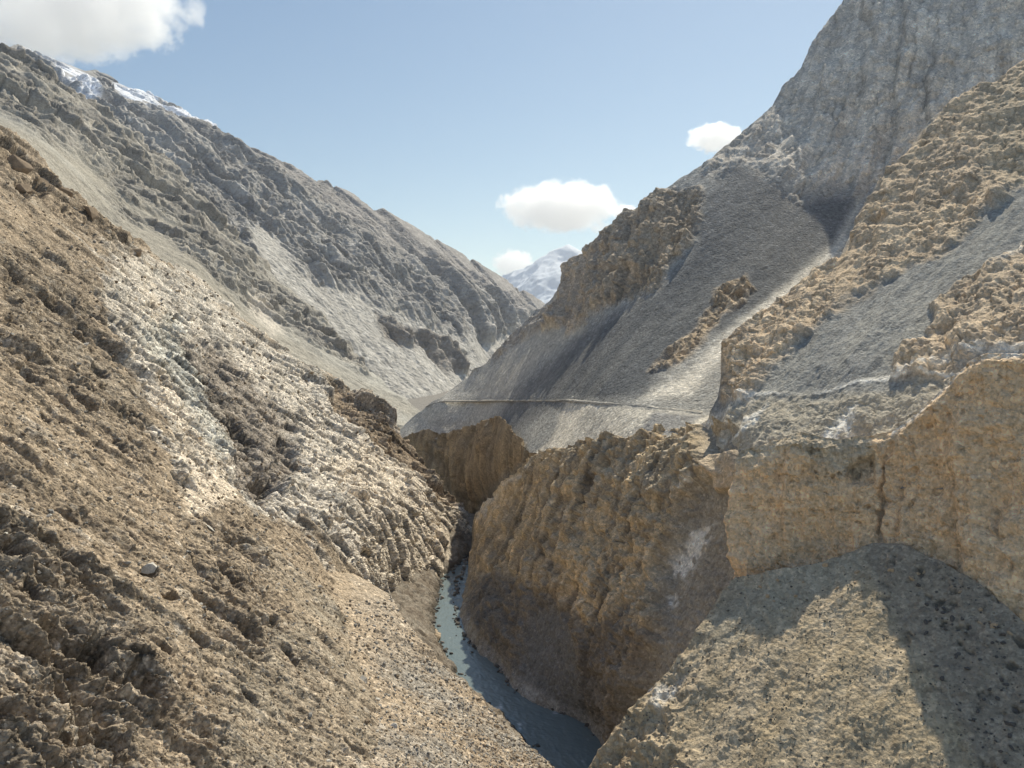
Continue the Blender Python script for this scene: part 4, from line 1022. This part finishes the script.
put_boulder('scree_apron', 362, 680, 12, 'grey', 'grey boulder just below the large cream boulder on the scree apron')
put_boulder('scree_apron', 394, 726, 8, 'cream', 'rounded bright white boulder low on the grey scree near the river edge')
put_boulder('scree_apron', 406, 731, 6, 'cream', 'small whitish stone to the right of the rounded bright white boulder')
put_boulder('hillside', 284, 613, 9, 'dark', 'dark boulder resting midway down the brown slope')
put_boulder('hillside', 210, 529, 9, 'cream', 'thin pale slab of rock lying below the streaked pale outcrop', stretch=(1.6, .8, .4))
put_boulder('hillside', 151, 570, 15, 'cream', 'pale block with a shadowed hollow beneath it on the brown slope')
for x, y, sz, lb in [(14, 165, 30, 'brown crag block at the top of the ridge by the left edge'), (36, 186, 34, 'largest brown crag block with a dark face on the ridge crest'),
                     (62, 196, 22, 'brown crag block just right of the largest one on the crest'), (22, 190, 22, 'low brown crag block below the topmost block of the ridge'),
                     (88, 214, 20, 'brown crag block halfway along the rocky crest'), (110, 236, 16, 'small brown crag block where the rocky crest thins out'), (136, 252, 14, 'last brown crag block at the lower end of the crest')]:
    put_boulder('hillside', x, y, sz, 'brown', lb, sink=.45, stretch=(1.1, 1.0, 1.0), name='crag', cat='rock')
def pick(sheetname, n, box, poly=None):
    P, N_, ax, ay = PTS[sheetname]
    m = (ax > box[0]) & (ax < box[2]) & (ay > box[1]) & (ay < box[3]) & (P[:, 1] > 20)
    if poly is not None: m &= poly_mask(ax.astype(np.float32), ay.astype(np.float32), poly, 3) > .5
    return rng.choice(np.nonzero(m)[0], n)
for k, i in enumerate(pick('hillside', 110, (0, 190, 380, 768))):
    t = ('grey', 'brown', 'cream')[k % 3]
    put_boulder('hillside', 0, 0, rng.uniform(3.5, 7.5), t, {'grey': 'loose grey boulder among rubble on the sunlit brown slope', 'brown': 'loose brown boulder among rubble on the sunlit brown slope',
                'cream': 'loose pale boulder among rubble on the sunlit brown slope'}[t], 'loose %s boulders strewn over the sunlit slope' % t, idx=int(i))
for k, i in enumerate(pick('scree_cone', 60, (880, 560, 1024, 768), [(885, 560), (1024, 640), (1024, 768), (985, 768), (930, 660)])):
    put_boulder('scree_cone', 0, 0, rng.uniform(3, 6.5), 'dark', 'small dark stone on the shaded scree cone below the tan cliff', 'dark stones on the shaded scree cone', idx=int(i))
for k, i in enumerate(pick('scree_cone', 26, (735, 545, 1024, 640), [(735, 585), (815, 568), (870, 548), (900, 550), (1024, 630), (1024, 650), (900, 575), (830, 590), (740, 610)])):
    put_boulder('scree_cone', 0, 0, rng.uniform(3, 8), 'tan', 'fallen tan block lying at the foot of the tan cliff', 'fallen blocks along the foot of the tan cliff', idx=int(i))
put_boulder('mountainside', 572, 398.5, 5, 'cream', 'whitish rock heap at the outer bend where the road turns bright', name='rock_heap', cat='rock heap')

def rubble(name, label, sheetname, n, box, lo, hi, tones, poly=None):
    shapes = []
    for q in range(8):
        bm = rock_shape(900 + q, .7); bm.verts.ensure_lookup_table(); bm.verts.index_update()
        shapes.append((np.array([v.co[:] for v in bm.verts]), np.array([[v.index for v in f.verts] for f in bm.faces]))); bm.free()
    P = PTS[sheetname][0]; idx = pick(sheetname, n, box, poly)
    V = []; T = []; C = []; off = 0
    for i in idx:
        v, f = shapes[rng.integers(8)]
        a, b = rng.uniform(0, 6.28), rng.uniform(-.6, .6)
        R = np.array(((math.cos(a), -math.sin(a), 0), (math.sin(a), math.cos(a), 0), (0, 0, 1))) @ np.array(((math.cos(b), 0, math.sin(b)), (0, 1, 0), (-math.sin(b), 0, math.cos(b))))
        r = (lo + (hi - lo) * rng.random() ** 3) / F * P[i, 1] / 2
        V.append(v @ R.T * r + P[i] + np.array((0, 0, r * .15))); T.append(f + off); off += len(v)
        c = np.array(tones[rng.integers(len(tones))]) * rng.uniform(.75, 1.25); C.append(np.repeat(np.r_[c, 1][None], len(v), 0))
    V = np.concatenate(V); T = np.concatenate(T); C = np.concatenate(C)
    me = bpy.data.meshes.new(name); me.vertices.add(len(V)); me.vertices.foreach_set('co', V.reshape(-1).astype(np.float32))
    me.loops.add(len(T) * 3); me.polygons.add(len(T)); me.loops.foreach_set('vertex_index', T.reshape(-1).astype(np.int32))
    me.polygons.foreach_set('loop_start', np.arange(0, len(T) * 3, 3, dtype=np.int32)); me.update(calc_edges=True)
    a = me.color_attributes.new('col', 'FLOAT_COLOR', 'POINT'); a.data.foreach_set('color', C.reshape(-1).astype(np.float32))
    me.materials.append(M_rock)
    o = bpy.data.objects.new(name, me); COL.objects.link(o); o['kind'] = 'stuff'; o['label'] = label; o['category'] = 'rubble'
rubble('rubble', 'small loose stones scattered over the sunlit brown slope', 'hillside', 14000, (-30, 180, 385, 800), 1.2, 4.6, [SOIL * 1.8, SOIL * 1.6, SOIL * 1.2, PALEG * 1.0, GREY * 1.2, SOIL_D])
rubble('rubble', 'grey and pale stones covering the scree apron above the river', 'scree_apron', 6500, (300, 600, 560, 800), 1.2, 4.6, [GREY * 1.3, SOIL * 1.5, SOIL * 1.8, PALEG * 1.2, GREY])
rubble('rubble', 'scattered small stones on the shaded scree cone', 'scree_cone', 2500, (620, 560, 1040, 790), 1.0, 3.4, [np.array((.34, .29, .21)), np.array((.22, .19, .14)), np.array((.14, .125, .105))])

P_ = []
for k in range(520):
    t_ = rng.integers(20, nR - 40); sd_ = rng.random() < .5
    e_ = (Lr if sd_ else Rr)[t_]; P_.append(e_ + dirn[t_] * (1 if sd_ else -1) * abs(rng.normal(0, 1.0)) + np.array((0, 0, .05)))
PTS['river'] = (np.array(P_), None, np.full(520, 500.), np.full(520, 500.))
rubble('river_rock', 'wet stones lining both edges of the river', 'river', 700, (0, 0, 1024, 768), 1.5, 6, [np.array((.16, .145, .125)), np.array((.25, .23, .2)), np.array((.10, .09, .08))])

scn.view_settings.view_transform = 'Standard'; scn.view_settings.look = 'None'; scn.view_settings.exposure = 0
scn.render.engine = 'CYCLES'
scn.cycles.use_denoising = True
scn.cycles.max_bounces = 12
scn.cycles.diffuse_bounces = 4
scn.cycles.volume_bounces = 12
scn.cycles.volume_max_steps = 256
